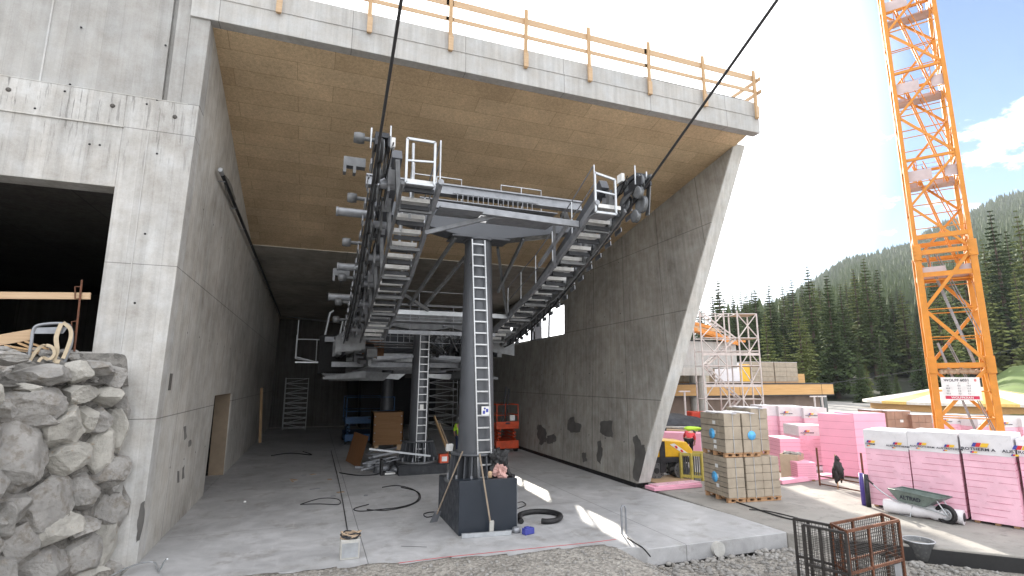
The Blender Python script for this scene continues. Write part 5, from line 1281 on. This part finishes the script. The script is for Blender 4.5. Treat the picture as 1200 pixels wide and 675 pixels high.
for z in (3.95,8.15,8.75,7.3):
    q=MB()
    for A1,B1 in (((-1,-1),(1,-1)),((1,-1),(1,1)),((1,1),(-1,1)),((-1,1),(-1,-1))): q.beam(kp(A1[0]*hw,A1[1]*hw,z),kp(B1[0]*hw,B1[1]*hw,z),.12,.17)
    q.build('collar_frame',m_crane,K)
for z,h_ in ((7.35,.25),(11.0,.42),(14.7,.42),(18.4,.42)):
    q=MB();q.hexa([kp(a,b_,z+dz) for dz in(0,.03) for a,b_ in((-.7,.1),(.7,.1),(.7,.7),(-.7,.7))]);q.build('platform',m_grate,K)
    for A1,B1 in (((-1,-1),(1,-1)),((1,-1),(1,1)),((1,1),(-1,1)),((-1,1),(-1,-1))):
        q=MB();q.beam(kp(A1[0]*.73,A1[1]*.73,z+h_/2),kp(A1[0]*.73+(B1[0]-A1[0])*.36,A1[1]*.73+(B1[1]-A1[1])*.36,z+h_/2),.01,h_);q.build('toe_mesh',m_grate,K)
        q=MB();q.beam(kp(A1[0]*.73+(B1[0]-A1[0])*.55,A1[1]*.73+(B1[1]-A1[1])*.55,z+h_/2),kp(B1[0]*.73,B1[1]*.73,z+h_/2),.01,h_);q.build('toe_mesh',m_grate,K)
    q=MB()
    for a,b_ in((-1,-1),(1,-1),(1,1),(-1,1)): q.tube(kp(a*.42,b_*.42,z),kp(a*.42,b_*.42,z+1.0),.015,n=6)
    for zz in (z+.55,z+1.0): q.path([kp(a*.42,b_*.42,zz) for a,b_ in((-1,-1),(1,-1),(1,1),(-1,1))],.014,6,closed=True)
    q.build('platform_rail',m_crane,K)
for i,(z0_,z1_) in enumerate(((.4,3.9),(3.9,7.4),(7.4,11.0),(11.0,14.7),(14.7,18.4),(18.4,22.2))):
    x0,x1=(.5,-.5);mt=m_galvd if z0_<7 else m_crane
    q=MB()
    for b_ in (-.18,.18): q.beam(kp(x0,b_,z0_),kp(x1,b_,z1_+.9),.05,.05,fy)
    q.build('ladder_rail',mt,K)
    n=int((z1_-z0_)/.3)
    for k in range(n):
        q=MB();t_=k/n;p=kp(x0+(x1-x0)*t_,-.18,z0_+(z1_+.9-z0_)*t_);q.tube(p,p+fy*.36,.014,n=6);q.build('rung',mt,K)
    q=MB()
    for b_ in (-.3,.3): q.tube(kp(x0+.3,b_,z0_+1),kp(x1+.3,b_,z1_+.9),.02,n=6)
    q.build('hand_rope',mt,K)
for z in (3.95,8.15):
    for a in(-1,1):
        q=MB();q.beam(kp(a*hw,-hw-.01,z-.3),kp(a*hw,-hw-.01,z+.3),.26,.25,fy)
        for dz in (-.22,-.08,.08,.22): q.tube(kp(a*hw-.08,-hw-.2,z+dz),kp(a*hw-.08,-hw-.15,z+dz),.025,n=6)
        q.build('joint_plate',m_crane,K,bevel=.01)
q=MB();q.hexa([kp(a,b_,z) for z in(-.002+.004,.5) for a,b_ in((-1.6,-1.6),(1.6,-1.6),(1.6,1.6),(-1.6,1.6))]);q.build('foundation',m_conc_edge,K)
# load sign
SB=MB();oz=2.72;SW=-.62
SB.hexa([kp(SW+x,-hw-.13+y_,z) for z in(oz,oz+.8) for x,y_ in((0,0),(1.06,0),(1.06,.02),(0,.02))]);sg=SB.build('load_sign',m_white,K)
SB=MB();SB.hexa([kp(SW+.07+x,-hw-.136+y_,z) for z in(oz+.04,oz+.15) for x,y_ in((0,0),(.92,0),(.92,.005),(0,.005))]);SB.build('sign_band',M('sign_red',(.5,.02,.07),.5),K)
text('WOLFF 6031',.125,m_ink,K,kp(SW+.43,-hw-.135,oz+.655),fx,(0,0,1));text('8',.12,m_inkr,K,kp(SW+.94,-hw-.135,oz+.655),fx,(0,0,1))
text('WOLFFKRAN',.10,m_white,K,kp(SW+.53,-hw-.142,oz+.06),fx,(0,0,1))
for r_,(a_,b2,c_) in enumerate((('','1','2'),('30','8,0','14,0'),('40,0','6,1','11,2'),('50','4,6','8,9'),('57,5','3,5','7,1'))):
    for s_,x_ in ((a_,.17),(b2,.48),(c_,.74)):
        if s_: text(s_,.068,m_ink,K,kp(SW+x_,-hw-.135,oz+.575-r_*.092),fx,(0,0,1),bold=False)
rope_pts=[];q=MB()
for i in range(12): q.blob(kp(-.55+.09*i,-.7+.02*(i%3),3.72),.09,.08,.09,i,.5,2,2)
tag(q.build('coiled_net',m_card),'beige bundled net tied inside the crane mast above the sign','net')

# ------------------------------------------------------------------ added shade block and neighbouring buildings
shade_blk=thing('shade_block','unseen concrete block behind the leaning wall, added to shade the yard','building',(18.5,38,0))
q=MB();q.box(21.6,23.6,38,41.8,0,13.6);q.build('walls',m_conc_beam,shade_blk);q=MB();q.box(18.3,24.1,37.4,47.2,13.6,14.3);q.build('roof',m_conc_dark,shade_blk)  # hidden tower with overhanging roof, added to cast the straight yard shadow
fr=thing('unfinished_building','raw concrete slab frame on round columns with dark roof edge','building',(24,31,0))
q=MB();q.box(19.2,29.2,31,37.5,4.3,4.45);q.box(19.2,29.2,31,31.25,4.45,6.2);q.box(28.95,29.2,31.25,37.9,4.45,6.2);q.build('deck',m_conc_beam,fr,bevel=.02)
q=MB();q.box(19.1,29.3,30.95,37.6,6.2,6.28);q.build('roof_edge',m_black,fr)
q=MB();q.box(19.2,26.7,30.7,31.3,3.75,4.3);q.build('downstand_beam',m_conc_edge,fr,bevel=.02)
for x,y_ in ((25.9,31),(19.8,31),(25.9,37),(28,34.5)):
    q=MB();q.tube((x,y_,0),(x,y_,3.76 if x<28 else 4.3),.3,n=20);q.build('column',m_conc_edge,fr)
# formwork timber on top of the frame
rr=random.Random(31)
m_netting=M('orange_netting',(.62,.24,.05),.7,0,.2,5)
for i in range(20):
    x=rr.uniform(24.3,28.3);z=7.55-(x-24)*.27+rr.uniform(-.35,.2);L_=rr.uniform(1.5,4);an=rr.uniform(.05,.22)*L_/2;y_=rr.uniform(30.4,31.2);q=MB();q.beam((x-L_/2,y_,z+an),(x+L_/2,y_+rr.uniform(-.1,.1),z-an),.12,.24);tag(q.build('formwork_beam',m_netting if i%3 else m_woodp),'orange-yellow formwork beam lying in a loose heap on the frame roof','beam','formwork beams heaped on the concrete frame')
for i,x in enumerate((22.8,24.4)):
    q=MB();q.beam((x,31.2,6.28),(x,31.2,7.7),.08,.08);tag(q.build('rail_post',m_woodp),('left' if i==0 else 'right')+' upright wooden rail post on the frame roof','post')
q=MB();q.tube((22.2,31.2,7.5),(28.0,31.2,7.4),.03);q.tube((22.2,31.2,6.9),(26,31.2,7.6),.03);tag(q.build('roof_rail',m_galv),'thin grey tube rail above the formwork beams','rail')
# scaffold stair tower
sa=atf(829,32.5);sbp=atf(898,32.5);d=(sbp-sa);rz0=math.atan2(d.y,d.x);Wd=d.length
SC=thing('scaffold_stair','pale steel scaffold stair tower in front of the concrete frame','scaffold',tuple(sa));m_scaf=M('scaffold_steel',(.60,.55,.53),.7,0,.15,5)
e=d.normalized();yv=Vector((-e.y,e.x,0))
def scp(a,b_,z): return sa+e*a+yv*b_+Vector((0,0,z))
cols_=[0,Wd*.42,Wd*.66,Wd];lev=[.3,2.3,4.3,6.0,7.5]
for a in cols_:
    for b_ in (0,1.3):
        q=MB();q.tube(scp(a,b_,0),scp(a,b_,7.7 if a<Wd*.9 else 7.5),.045,n=8);q.build('standard',m_scaf,SC)
for z in lev+[1.3,3.3,5.2]:
    q=MB()
    for b_ in (0,1.3): q.tube(scp(0 if z<7 else 0,b_,z),scp(Wd,b_,z),.028,n=6)
    for a in cols_: q.tube(scp(a,0,z),scp(a,1.3,z),.025,n=6)
    q.build('ledger',m_scaf,SC)
for i,(z0_,z1_) in enumerate(zip(lev,lev[1:])):
    for (a,c_) in ((cols_[0],cols_[1]),(cols_[2],cols_[3])):
        q=MB();q.tube(scp(a,0,z0_),scp(c_,0,z1_),.032,n=6);q.tube(scp(c_,0,z0_),scp(a,0,z1_),.032,n=6);q.build('brace',m_scaf,SC)
    q=MB();xa,xb=(cols_[0]+.4,cols_[2]) if i%2==0 else (cols_[2],cols_[0]+.4)
    for b_ in (.35,.95): q.beam(scp(xa,b_,z0_),scp(xb,b_,z1_),.03,.09)
    for k in range(9): q.beam(scp(xa+(xb-xa)*(k+.5)/9,.35,z0_+(z1_-z0_)*(k+.5)/9),scp(xa+(xb-xa)*(k+.5)/9,.95,z0_+(z1_-z0_)*(k+.5)/9),.16,.02)
    q.build('stair_flight',m_scaf,SC)
    q=MB();q.hexa([scp(a,b_,z1_-.05+dz) for dz in(0,.05) for a,b_ in((cols_[2],0.05),(Wd,.05),(Wd,1.25),(cols_[2],1.25))]);q.build('deck',m_card,SC)
for z in (5.0,3.1):
    q=MB();q.beam(scp(0,-.05,z),scp(Wd,-.05,z),.02,.16);q.build('toe_board',m_scaf,SC)
q=MB();q.box(0,0,0,0,0,0) if False else None
rc=atf(842,33.8);q=MB();q.obox(rc+Vector((0,0,1.05)),3.6,1.2,.9,rz0);tag(q.build('red_container',M('red_plastic',(.6,.06,.03),.5),bevel=.05),'red container standing behind the scaffold foot','container')
# timber-clad hall
th=thing('timber_hall','long flat hall with brown timber fascia behind the scaffold','building',(30,34,0))
q=MB();q.box(16,41.4,34.6,52,0,2.2);q.build('walls',M('hall_wall',(.2,.15,.12),.9,0,.2,1.2),th)
q=MB();q.box(15.8,42.3,33.9,34.0,2.25,3.1);q.box(42.2,42.3,34,53,2.25,3.1);q.build('fascia',m_timber,th)
q=MB();q.box(15.8,42.35,33.88,53,3.1,3.2);q.box(15.8,42.35,33.88,53,2.17,2.25);q.build('roof',m_machined,th)
q=MB()
for x in (16,24,32,40.9): q.box(x,x+.02,33.885,33.9,2.25,3.1)
q.build('fascia_joint',m_black,th)
q=MB();q.box(41.4,44,36,44,0,2.6);q.build('grey_annex',M('annex_grey',(.13,.14,.14),.8),th)
q=MB()
for k in range(5): q.box(41.6+k*.45,41.75+k*.45,35.96,36.0,1.2,2.4)
q.build('annex_slits',m_black,th)
q=MB();q.box(38.5,41.5,36,40,3.2,4.0);q.build('roof_box',m_timber,th)
m_cream=M('cream_pack',(.55,.48,.36),.7,0,.15,2)
for i,(u0,u1,h_,mt,lab) in enumerate(((20,23.5,1.5,m_brick,'block pack on the hall roof left behind the frame'),(23.7,26.2,1.5,m_brick,'pale block pack on the hall roof behind the round column'),(27.5,30.0,1.45,m_brick,'block pack on the hall roof seen through the scaffold'),(30.6,33.1,1.55,m_white,'white wrapped pack on the hall roof right of the scaffold'),(33.2,34.2,1.45,m_yellow,'narrow yellow pack on the hall roof'),(34.3,36.9,1.65,m_brick,'grey-brown block pack on the hall roof'),(37.0,39.6,1.65,m_brick,'rightmost grey-brown block pack on the hall roof'))):
    S=thing('roof_pack',lab,'block pack',(u0,35,3.2),'material packs on the timber hall roof');mt=m_cream if i in(0,1,2) else mt
    q=MB();n=max(1,int((u1-u0)/1.25))
    for c_ in range(n):
        for r_ in range(4): q.box(u0+(u1-u0)*c_/n+.01,u0+(u1-u0)*(c_+1)/n-.01,35,36.3,3.32+h_*r_/4+.01,3.32+h_*(r_+1)/4-.01)
    q.build('blocks',mt if mt is not m_white else m_brick,S)
    q=MB();q.box(u0,u1,35.02,36.28,3.2,3.32);q.build('pallet',m_pallet,S)
    q=MB();q.box(u0-.02,u1+.02,34.99,36.31,3.32+h_,3.34+h_);q.build('cover_foil',m_wrap,S)
    if mt is m_white or mt is m_yellow:
        q=MB();q.box(u0-.03,u1+.03,34.97,34.985,3.35,3.3+h_);q.build('wrap',m_wrap if mt is m_white else m_yellow,S)
for i,px in enumerate((805,958,967)):
    p=atf(px,33 if i==0 else 38);hh_=2.75 if i==0 else 2.3;q=MB();q.tube(p,p+Vector((0,0,hh_)),.06,n=8);q.beam(p+Vector((-.4,0,hh_)),p+Vector((.4,0,hh_)),.1,.08);tag(q.build('shoring_prop',m_scaf),('pale steel prop under the frame beside the leaning wall','left of two pale props before the timber hall','right of two pale props before the timber hall')[i],'prop')
# stacked boards left of the column
for i in range(5):
    a=atf(778+i*3,30-i*.6,.9-i*.12);b_=atf(818,29.5-i*.6,.85-i*.12);q=MB();q.beam(a,b_,.5,.09);tag(q.build('stacked_board',m_woodp if i%2 else m_conc_edge),'%s board of the rough timber pile behind the pink wall'%('topmost','second','third','fourth','lowest')[i],'board')
q=MB();p=atf(790,31,.0);q.blob(p+Vector((0,0,.9)),2.0,1.0,.55,3,.3,3);tag(q.build('dark_tarp',m_machined),'dark tarpaulin heap behind the timber pile','tarpaulin')
q=MB();p=atf(812,27.2,.95);q.blob(p+Vector((0,0,.08)),.45,.25,.12,8,.4,3);tag(q.build('safety_vest',M('hi_vis',(.5,.8,.05),.6)),'bright yellow vest lying on the pink wall','vest')
# round pavilion with segmented roof
pc_=atf(1132,64);rp_=thing('round_pavilion','low round hall with yellow and white segmented conical roof beyond the crane','building',tuple(pc_));NS=20
mA=M('roof_yellow',(.62,.42,.12),.6);mB_=M('roof_pale',(.6,.56,.5),.6)
for k in range(NS):
    t0=2*math.pi*k/NS;t1=2*math.pi*(k+1)/NS;q=MB();r_=10.2
    a=pc_+Vector((r_*math.cos(t0),r_*math.sin(t0),1.05));b_=pc_+Vector((r_*math.cos(t1),r_*math.sin(t1),1.05));ap=pc_+Vector((0,0,3.0))
    q.add([a,b_,ap,a-Vector((0,0,.3)),b_-Vector((0,0,.3))],[(0,1,2),(0,3,4,1)]);q.build('roof_segment',(mA,mB_,mB_)[k%3],rp_)
q=MB();q.lathe(pc_,((9.4,-.4),(9.4,.9),),40,cap=False);q.build('walls',m_timber,rp_)
# overhead wire
wa=Vector((42.2,34,3.2));wb=atf(1230,70,9.0);q=MB();q.path([wa.lerp(wb,k/12)-Vector((0,0,math.sin(k/12*math.pi)*.6)) for k in range(13)],.025,5);tag(q.build('overhead_wire',m_black),'thin wire running from the timber hall corner to the right','wire')
m_gl=m_galvd
# ------------------------------------------------------------------ hills, meadow, forest
def interp(tab,x):
    if x<=tab[0][0]:return tab[0][1]
    for (a,b_),(c,d) in zip(tab,tab[1:]):
        if x<=c:return b_+(d-b_)*(x-a)/(c-a)
    return tab[-1][1]
KT=[(300,.02),(780,.06),(860,.11),(1010,.17),(1090,.16),(1150,.26),(1250,.36),(1600,.4)]
RT=[(300,40),(700,60),(860,95),(925,148),(960,178),(1000,220),(1050,240),(1080,252),(1100,274),(1150,310),(1200,350),(1300,390),(1600,400)]
def hz(px,f):
    if f<86:return -.6
    near=lambda f_:(f_-86)*interp(KT,px)
    if f<240:return near(f)-.6+.8*noise.noise(Vector((px*.02,f*.03,0)))
    b_=near(240);t_=min((f-240)/760,1)
    z=b_+(interp(RT,px)-b_)*t_**1.15+12*noise.noise(Vector((px*.02,f*.006,1)))*min(t_*3,1)*(1-t_*.7)
    if f>1000: z-=(f-1000)*.35
    return z
q=MB();PX=list(range(300,1640,18));FF=[84,90,100,112,126,142,160,185,210,240,280,330,380,440,500,570,640,710,780,850,920,980,1000,1100,1300];vs=[]
for f in FF:
    for px in PX: vs.append(atf(px,f,hz(px,f)) if False else (lambda x:(x*math.cos(YAW)+f*math.sin(YAW),-x*math.sin(YAW)+f*math.cos(YAW),hz(px,f)))((px-600)/F*f))
n=len(PX);q.add(vs,[(j*n+i,j*n+i+1,(j+1)*n+i+1,(j+1)*n+i) for j in range(len(FF)-1) for i in range(n-1)],True)
m_forestfloor=M('forest_floor',(.035,.04,.02),.95,0,.3,.05,alt=(.09,.085,.075),altm=(.56,.66))
struct(q.build('hillside',m_forestfloor),'dark wooded mountain slope behind the site')
def hw_(px,f): x=(px-600)/F*f;return Vector((x*math.cos(YAW)+f*math.sin(YAW),-x*math.sin(YAW)+f*math.cos(YAW),hz(px,f)))
# meadow
q=MB();PX2=list(range(1100,1600,16));FM=[50,60,68,76,84,92,100];vs=[]
for f in FM:
    for px in PX2:
        x=(px-600)/F*f;z=-.34+sm(50,96,f)*6.6*sm(1105,1190,px);vs.append((x*math.cos(YAW)+f*math.sin(YAW),-x*math.sin(YAW)+f*math.cos(YAW),z))
n=len(PX2);q.add(vs,[(j*n+i,j*n+i+1,(j+1)*n+i+1,(j+1)*n+i) for j in range(len(FM)-1) for i in range(n-1)],True)
struct(q.build('meadow',M('meadow_grass',(.10,.15,.03),.9,0,.25,.3,.4,20)),'bright green meadow slope at the right')
m_sp=[leafmat('spruce_foliage',(.026,.045,.019),(.085,.115,.038)),leafmat('larch_foliage',(.075,.10,.03),(.19,.21,.07))]
m_bark=M('bark',(.08,.055,.04),.9)
def spruce(seed,h,spread,mat,loose=0):
    rr=random.Random(seed);T=thing('spruce_tree','','tree',(0,0,0))
    q=MB();q.tube((0,0,-.5),(0,0,h*.96),h*.013+.06,.02,n=7);q.build('trunk',m_bark,T)
    q=MB();z=h*rr.uniform(.06,.14);vs=[];fs=[]
    while z<h*.985:
        k=(z/h);r_=spread*(1-k)**.8*(.75+.25*noise.noise(Vector((z*.6,seed,0))))+.12
        nb_=int(7+6*(1-k));
        for i in range(nb_):
            a=rr.random()*6.283;L_=r_*rr.uniform(.6,1.2);dr=rr.uniform(.18,.42)*(1-k*.8)
            d=Vector((math.cos(a),math.sin(a),0));s_=Vector((-d.y,d.x,0))
            segs=3
            for sgm in range(segs):
                t0=.15+.85*sgm/segs;t1=.15+.85*(sgm+1)/segs
                for side_ in (-1,1):
                    wdt=L_*.26*(1-t0*.7)*rr.uniform(.6,1.2)+.08
                    p0=d*L_*t0+Vector((0,0,z-dr*L_*t0*t0));p1=d*L_*t1*rr.uniform(.95,1.05)+Vector((0,0,z-dr*L_*t1*t1))
                    p2=(p0+p1)/2+s_*side_*wdt-Vector((0,0,wdt*rr.uniform(.4,.9)))
                    b_=len(vs);vs+= [p0,p1,p2];fs.append((b_,b_+1,b_+2))
                    p3=p0+s_*side_*wdt*.5-Vector((0,0,wdt*rr.uniform(.8,1.5)));b_=len(vs);vs+=[p0,p2,p3];fs.append((b_,b_+1,b_+2))
        z+=h*rr.uniform(.018,.03)*(1+loose)
    q.add(vs,fs);q.build('crown',mat,T)
    return T
protos=[spruce(1,18,3.3,m_sp[0]),spruce(2,20,3.0,m_sp[0]),spruce(3,16,3.4,m_sp[0]),spruce(4,19,3.6,m_sp[1],.3),spruce(5,15,3.8,m_sp[1],.4)]
used=[0]*5
rr=random.Random(77);spots=[]
def tryadd(px,f,s_,mind,ty=None):
    p=hw_(px,f)
    for o_,_,_,_ in spots:
        if (o_-p).length<mind:return
    spots.append((p,s_,rr.choice((0,1,2,0,1,2,3,4)) if ty is None else ty,px))
for px,f,s_,ty in ((823,118,.95,0),(836,125,.9,1),(851,120,1.05,2),(863,112,.9,1),(876,118,1.1,0),(889,124,1.0,1),(905,110,1.12,0),(918,121,.95,2),(933,116,1.1,1),(948,122,1.05,0),(958,108,1.15,3),(975,118,1.1,1),(990,113,1.2,0),(1008,116,1.3,3),(1022,112,1.32,1),(1036,118,1.3,0),(1050,122,1.2,2),(1062,118,1.0,3),(918,92,.75,4),(880,95,.6,4),(937,90,.95,3),(944,98,.9,4),(898,90,.85,3),(1029,88,.55,1),(1073,92,.72,0),(1002,84,.55,2),(1043,85,.35,0),(1085,100,.6,1),(1100,104,1.2,0),(1140,112,1.35,3),(1155,104,1.4,4),(1168,110,1.5,3),(1183,104,1.6,1),(1198,112,1.6,0),(1215,104,1.6,3),(1010,88,.4,4)): spots.append((hw_(px,f),s_,ty,px))
for i in range(900):
    if len(spots)>225:break
    px=rr.uniform(700,1330);f=rr.uniform(92,210)
    if 1062<px<1100 and f<150: continue
    if 985<px<1100 and f<112 and rr.random()<.85: continue
    tryadd(px,f,rr.uniform(.8,1.25),3.4)
kinds=('dark spruce','dark slim spruce','dark broad spruce','pale green loose conifer','pale green bushy conifer')
grp='conifers of the wood behind the site'
glab='conifer standing among the others in the wood behind the site'
for p,s_,ty,px in spots:
    r_=protos[ty] if not used[ty] else copy_tree(protos[ty])
    used[ty]=1;r_.location=p;r_.rotation_euler=(0,0,rr.random()*6.28);r_.scale=(s_*rr.uniform(1.0,1.3),)*2+(s_*rr.uniform(.98,1.1),)
    pale=ty>2
    r_['label']=('pale green loose-crowned conifer' if pale else 'dark green pointed spruce')+' in the dense wood behind the site';r_['group']=('pale conifers' if pale else 'dark spruces')+' of the wood behind the site'
    sp_={(1029,88):'small slim spruce standing alone in the dark clearing left of the crane',(1073,92):'narrow dark spruce close to the left leg of the crane',(1002,84):'short spruce at the clearing edge nearest the timber hall roof',(1043,85):'tiny young spruce low in the clearing left of the crane',(1085,100):'dark spruce directly behind the left crane leg'}
    for (a_,f_),l_ in sp_.items():
        if a_==px and abs((hw_(a_,f_)-p).length)<.01:
            r_['label']=l_;del r_['group']
# far forest, past counting
q=MB();vs=[];fs=[]
def cone_tree(p,h,r_):
    nz=6;a0=rr.random()*6
    for (z0,z1,k) in ((.08,.5,1.),(.33,.75,.72),(.6,1.,.42)):
        b_=len(vs)
        for i in range(nz):
            a=a0+6.283*i/nz+rr.uniform(-.3,.3);q_=r_*k*rr.uniform(.7,1.25);vs.append(p+Vector((q_*math.cos(a),q_*math.sin(a),h*z0+rr.uniform(-.06,.06)*h)))
        vs.append(p+Vector((rr.uniform(-.3,.3),rr.uniform(-.3,.3),h*z1)))
        for i in range(nz): fs.append((b_+i,b_+(i+1)%nz,b_+nz))
cnt=0
for i in range(7800):
    px=rr.uniform(840,1420);f=240+780*rr.random()**.85
    if noise.noise(Vector((px*.03,f*.01,5)))>.42: continue
    p=hw_(px,f);h=rr.uniform(15,26);cone_tree(p-Vector((0,0,1)),h,h*rr.uniform(.17,.25));cnt+=1
for px in range(850,1420,3):   # ridge line
    p=hw_(px+rr.uniform(-1,1),rr.uniform(985,1005));h=rr.uniform(12,24);cone_tree(p-Vector((0,0,1)),h,h*.22)
q.add(vs,fs);o=q.build('distant_forest',leafmat('distant_foliage',(.03,.048,.022),(.08,.105,.04)));tag(o,'dense conifer forest covering the mountain slope in the distance','forest');o['kind']='stuff'

# ------------------------------------------------------------------ people
def skinmesh(name,verts,edges,radii,mat,parent,root=0,sub=1):
    me=bpy.data.meshes.new(name);off=Vector((0,0,0));p=parent
    while p: off+=p.location;p=p.parent
    me.from_pydata([Vector(v)-off for v in verts],edges,[]);o=bpy.data.objects.new(name,me);C.objects.link(o)
    s_=o.modifiers.new('skin','SKIN');s_.use_smooth_shade=True;u=o.modifiers.new('sub','SUBSURF');u.levels=u.render_levels=sub
    for i,sv in enumerate(me.skin_vertices[0].data): sv.radius=radii[i] if isinstance(radii[i],tuple) else (radii[i],radii[i]);sv.use_root=(i==root)
    bpy.context.view_layer.update()
    nm=bpy.data.meshes.new_from_object(o.evaluated_get(bpy.context.evaluated_depsgraph_get()));o.modifiers.clear();o.data=nm;nm.materials.clear();nm.materials.append(mat)
    for pl in nm.polygons:pl.use_smooth=True
    o.parent=parent;return o
def person(label,base,rz,J,top,trou,headmat,headname):
    P=thing('person',label,'person',tuple(base));Rm=Matrix.Rotation(rz,3,'Z');base=Vector(base)
    names=list(J);V=[base+Rm@Vector(J[n][0]) for n in names];idx={n:i for i,n in enumerate(names)}
    E_=[('pelvis','waist'),('waist','chest'),('chest','neck'),('neck','head'),('head','crown')]
    for s_ in 'LR': E_+= [('chest','sh'+s_),('sh'+s_,'el'+s_),('el'+s_,'wr'+s_),('wr'+s_,'ha'+s_),('pelvis','hip'+s_),('hip'+s_,'kn'+s_),('kn'+s_,'an'+s_),('an'+s_,'toe'+s_)]
    verts=V[:];edges=[(idx[a],idx[b_]) for a,b_ in E_];rad=[J[n][1] for n in names]
    for s_ in 'LR':
        h=idx['ha'+s_];w_=idx['wr'+s_];d=(V[h]-V[w_]).normalized();sd_=d.cross(Vector((0,.3,1))).normalized()
        for k,(o_,l_) in enumerate(((-.033,.075),(-.011,.085),(.011,.08),(.033,.065))):
            a=V[h]+sd_*o_+d*.03;b_=a+d*l_*.55;c_=a+d*l_+Vector((0,0,-.012));i0=len(verts);verts+=[a,b_,c_];rad+=[.010,.009,.008];edges+=[(h,i0),(i0,i0+1),(i0+1,i0+2)]
        a=V[w_]+(V[h]-V[w_])*.6+sd_*.05;b_=a+sd_*.025+d*.03;i0=len(verts);verts+=[a,b_];rad+=[.012,.010];edges+=[(h,i0),(i0,i0+1)]
    skinmesh('body',verts,edges,rad,m_skin,P,idx['pelvis'])
    def sub_(nm,keys,es,grow,mt):
        ii={k:i for i,k in enumerate(keys)};skinmesh(nm,[V[idx[k]] for k in keys],[(ii[a],ii[b_]) for a,b_ in es],[tuple(x+grow for x in (J[k][1] if isinstance(J[k][1],tuple) else (J[k][1],)*2)) for k in keys],mt,P,0)
    sub_('shirt',['waist','pelvis','chest','shL','shR','elL','elR'],[('pelvis','waist'),('waist','chest'),('chest','shL'),('chest','shR'),('shL','elL'),('shR','elR')],.022,top)
    sub_('trousers',['pelvis','hipL','hipR','knL','knR','anL','anR'],[('pelvis','hipL'),('pelvis','hipR'),('hipL','knL'),('hipR','knR'),('knL','anL'),('knR','anR')],.024,trou)
    for s_ in 'LR':
        a=V[idx['an'+s_]];b_=V[idx['toe'+s_]];q=MB();q.path([a+(a-b_)*.35+Vector((0,0,-.02)),a,(a+b_)/2,b_+(b_-a)*.25],[.05,.07,.06,.035],10);q.build('boot',m_black,P)
    hd=V[idx['head']];cr=V[idx['crown']];q=MB();up=(cr-hd).normalized();c_=hd+(cr-hd)*.8;q.blob(c_,.115,.125,.10,3,.05,3)
    q.build(headname,headmat,P)
    fwd=Rm@Vector((0,1,0));q=MB();q.blob(hd+fwd*.1+up*.02,.018,.025,.03,2,.05,2);q.build('nose',m_skin,P)
    q=MB()
    for s_ in(-1,1): q.blob(hd+fwd*.09+Rm@Vector((s_*.035,0,0))+up*.05,.014,.01,.01,2,.0,2)
    q.build('eyes',m_ink,P)
    return P
def stand(h=1.78,lean=0,bend=None):
    k=h/1.78
    J={'pelvis':((0,0,.95),(.13,.10)),'waist':((0,.0,1.1),(.12,.09)),'chest':((0,0,1.35),(.15,.11)),'neck':((0,.01,1.51),.055),'head':((0,.03,1.62),(.08,.095)),'crown':((0,.02,1.72),(.07,.08)),
     'hipL':((-.1,0,.88),.09),'knL':((-.11,.03,.49),.06),'anL':((-.12,0,.1),.045),'toeL':((-.13,.16,.05),.035),'hipR':((.1,0,.88),.09),'knR':((.11,.02,.49),.06),'anR':((.13,-.03,.1),.045),'toeR':((.15,.13,.05),.035),
     'shL':((-.19,0,1.43),.06),'elL':((-.27,.03,1.15),.042),'wrL':((-.24,.18,.95),.03),'haL':((-.22,.25,.92),.032),'shR':((.19,0,1.43),.06),'elR':((.27,.03,1.15),.042),'wrR':((.24,.18,.95),.03),'haR':((.22,.25,.92),.032)}
    return J
m_hv=M('hi_vis_jacket',(.45,.75,.04),.6);m_navy=M('navy_cloth',(.02,.03,.08),.8);m_redsh=M('red_shirt',(.65,.05,.06),.8);m_blk=M('black_cloth',(.012,.012,.014),.85);m_hair=M('dark_hair',(.02,.014,.01),.7)
pp=atf(538.5,24.5);person('worker in yellow-green safety jacket and navy trousers behind the front tower',(pp.x,pp.y,0),R(-20),stand(),m_hv,m_navy,M('helmet_white',(.7,.7,.68),.4),'helmet')
J=stand();
# bending forward to the right
J.update({'waist':((0.05,.08,1.02),(.12,.09)),'chest':((.2,.25,1.12),(.15,.11)),'neck':((.3,.36,1.15),.055),'head':((.38,.43,1.14),(.08,.095)),'crown':((.45,.49,1.14),(.07,.08)),'pelvis':((0,-.05,.9),(.13,.10)),
 'shL':((.08,.36,1.16),.06),'elL':((.0,.48,.92),.042),'wrL':((.12,.6,.72),.03),'haL':((.16,.66,.68),.032),'shR':((.32,.16,1.1),.06),'elR':((.4,.22,.84),.042),'wrR':((.44,.4,.64),.03),'haR':((.45,.47,.6),.032),'hipL':((-.1,-.05,.85),.09),'hipR':((.1,-.08,.85),.09)})
pp=atf(808,23.6);person('worker in red shirt and black trousers bending over beside the roller',(pp.x,pp.y,0),R(-15),J,m_redsh,m_blk,m_hair,'hair')
# ------------------------------------------------------------------ air
hzb=MB();hzb.box(-1300,1500,-200,1500,-340,450)
m=bpy.data.materials.new('air');m.use_nodes=True;t=m.node_tree
for n_ in list(t.nodes):
    if n_.type!='OUTPUT_MATERIAL': t.nodes.remove(n_)
pv=t.nodes.new('ShaderNodeVolumePrincipled');pv.inputs['Color'].default_value=(.85,.9,1,1);pv.inputs['Density'].default_value=.00013;pv.inputs['Anisotropy'].default_value=0.0
t.links.new(pv.outputs[0],[n_ for n_ in t.nodes if n_.type=='OUTPUT_MATERIAL'][0].inputs['Volume'])
o=hzb.build('haze',m);o['kind']='stuff';o['label']='thin bluish haze filling the valley air';o['category']='haze'
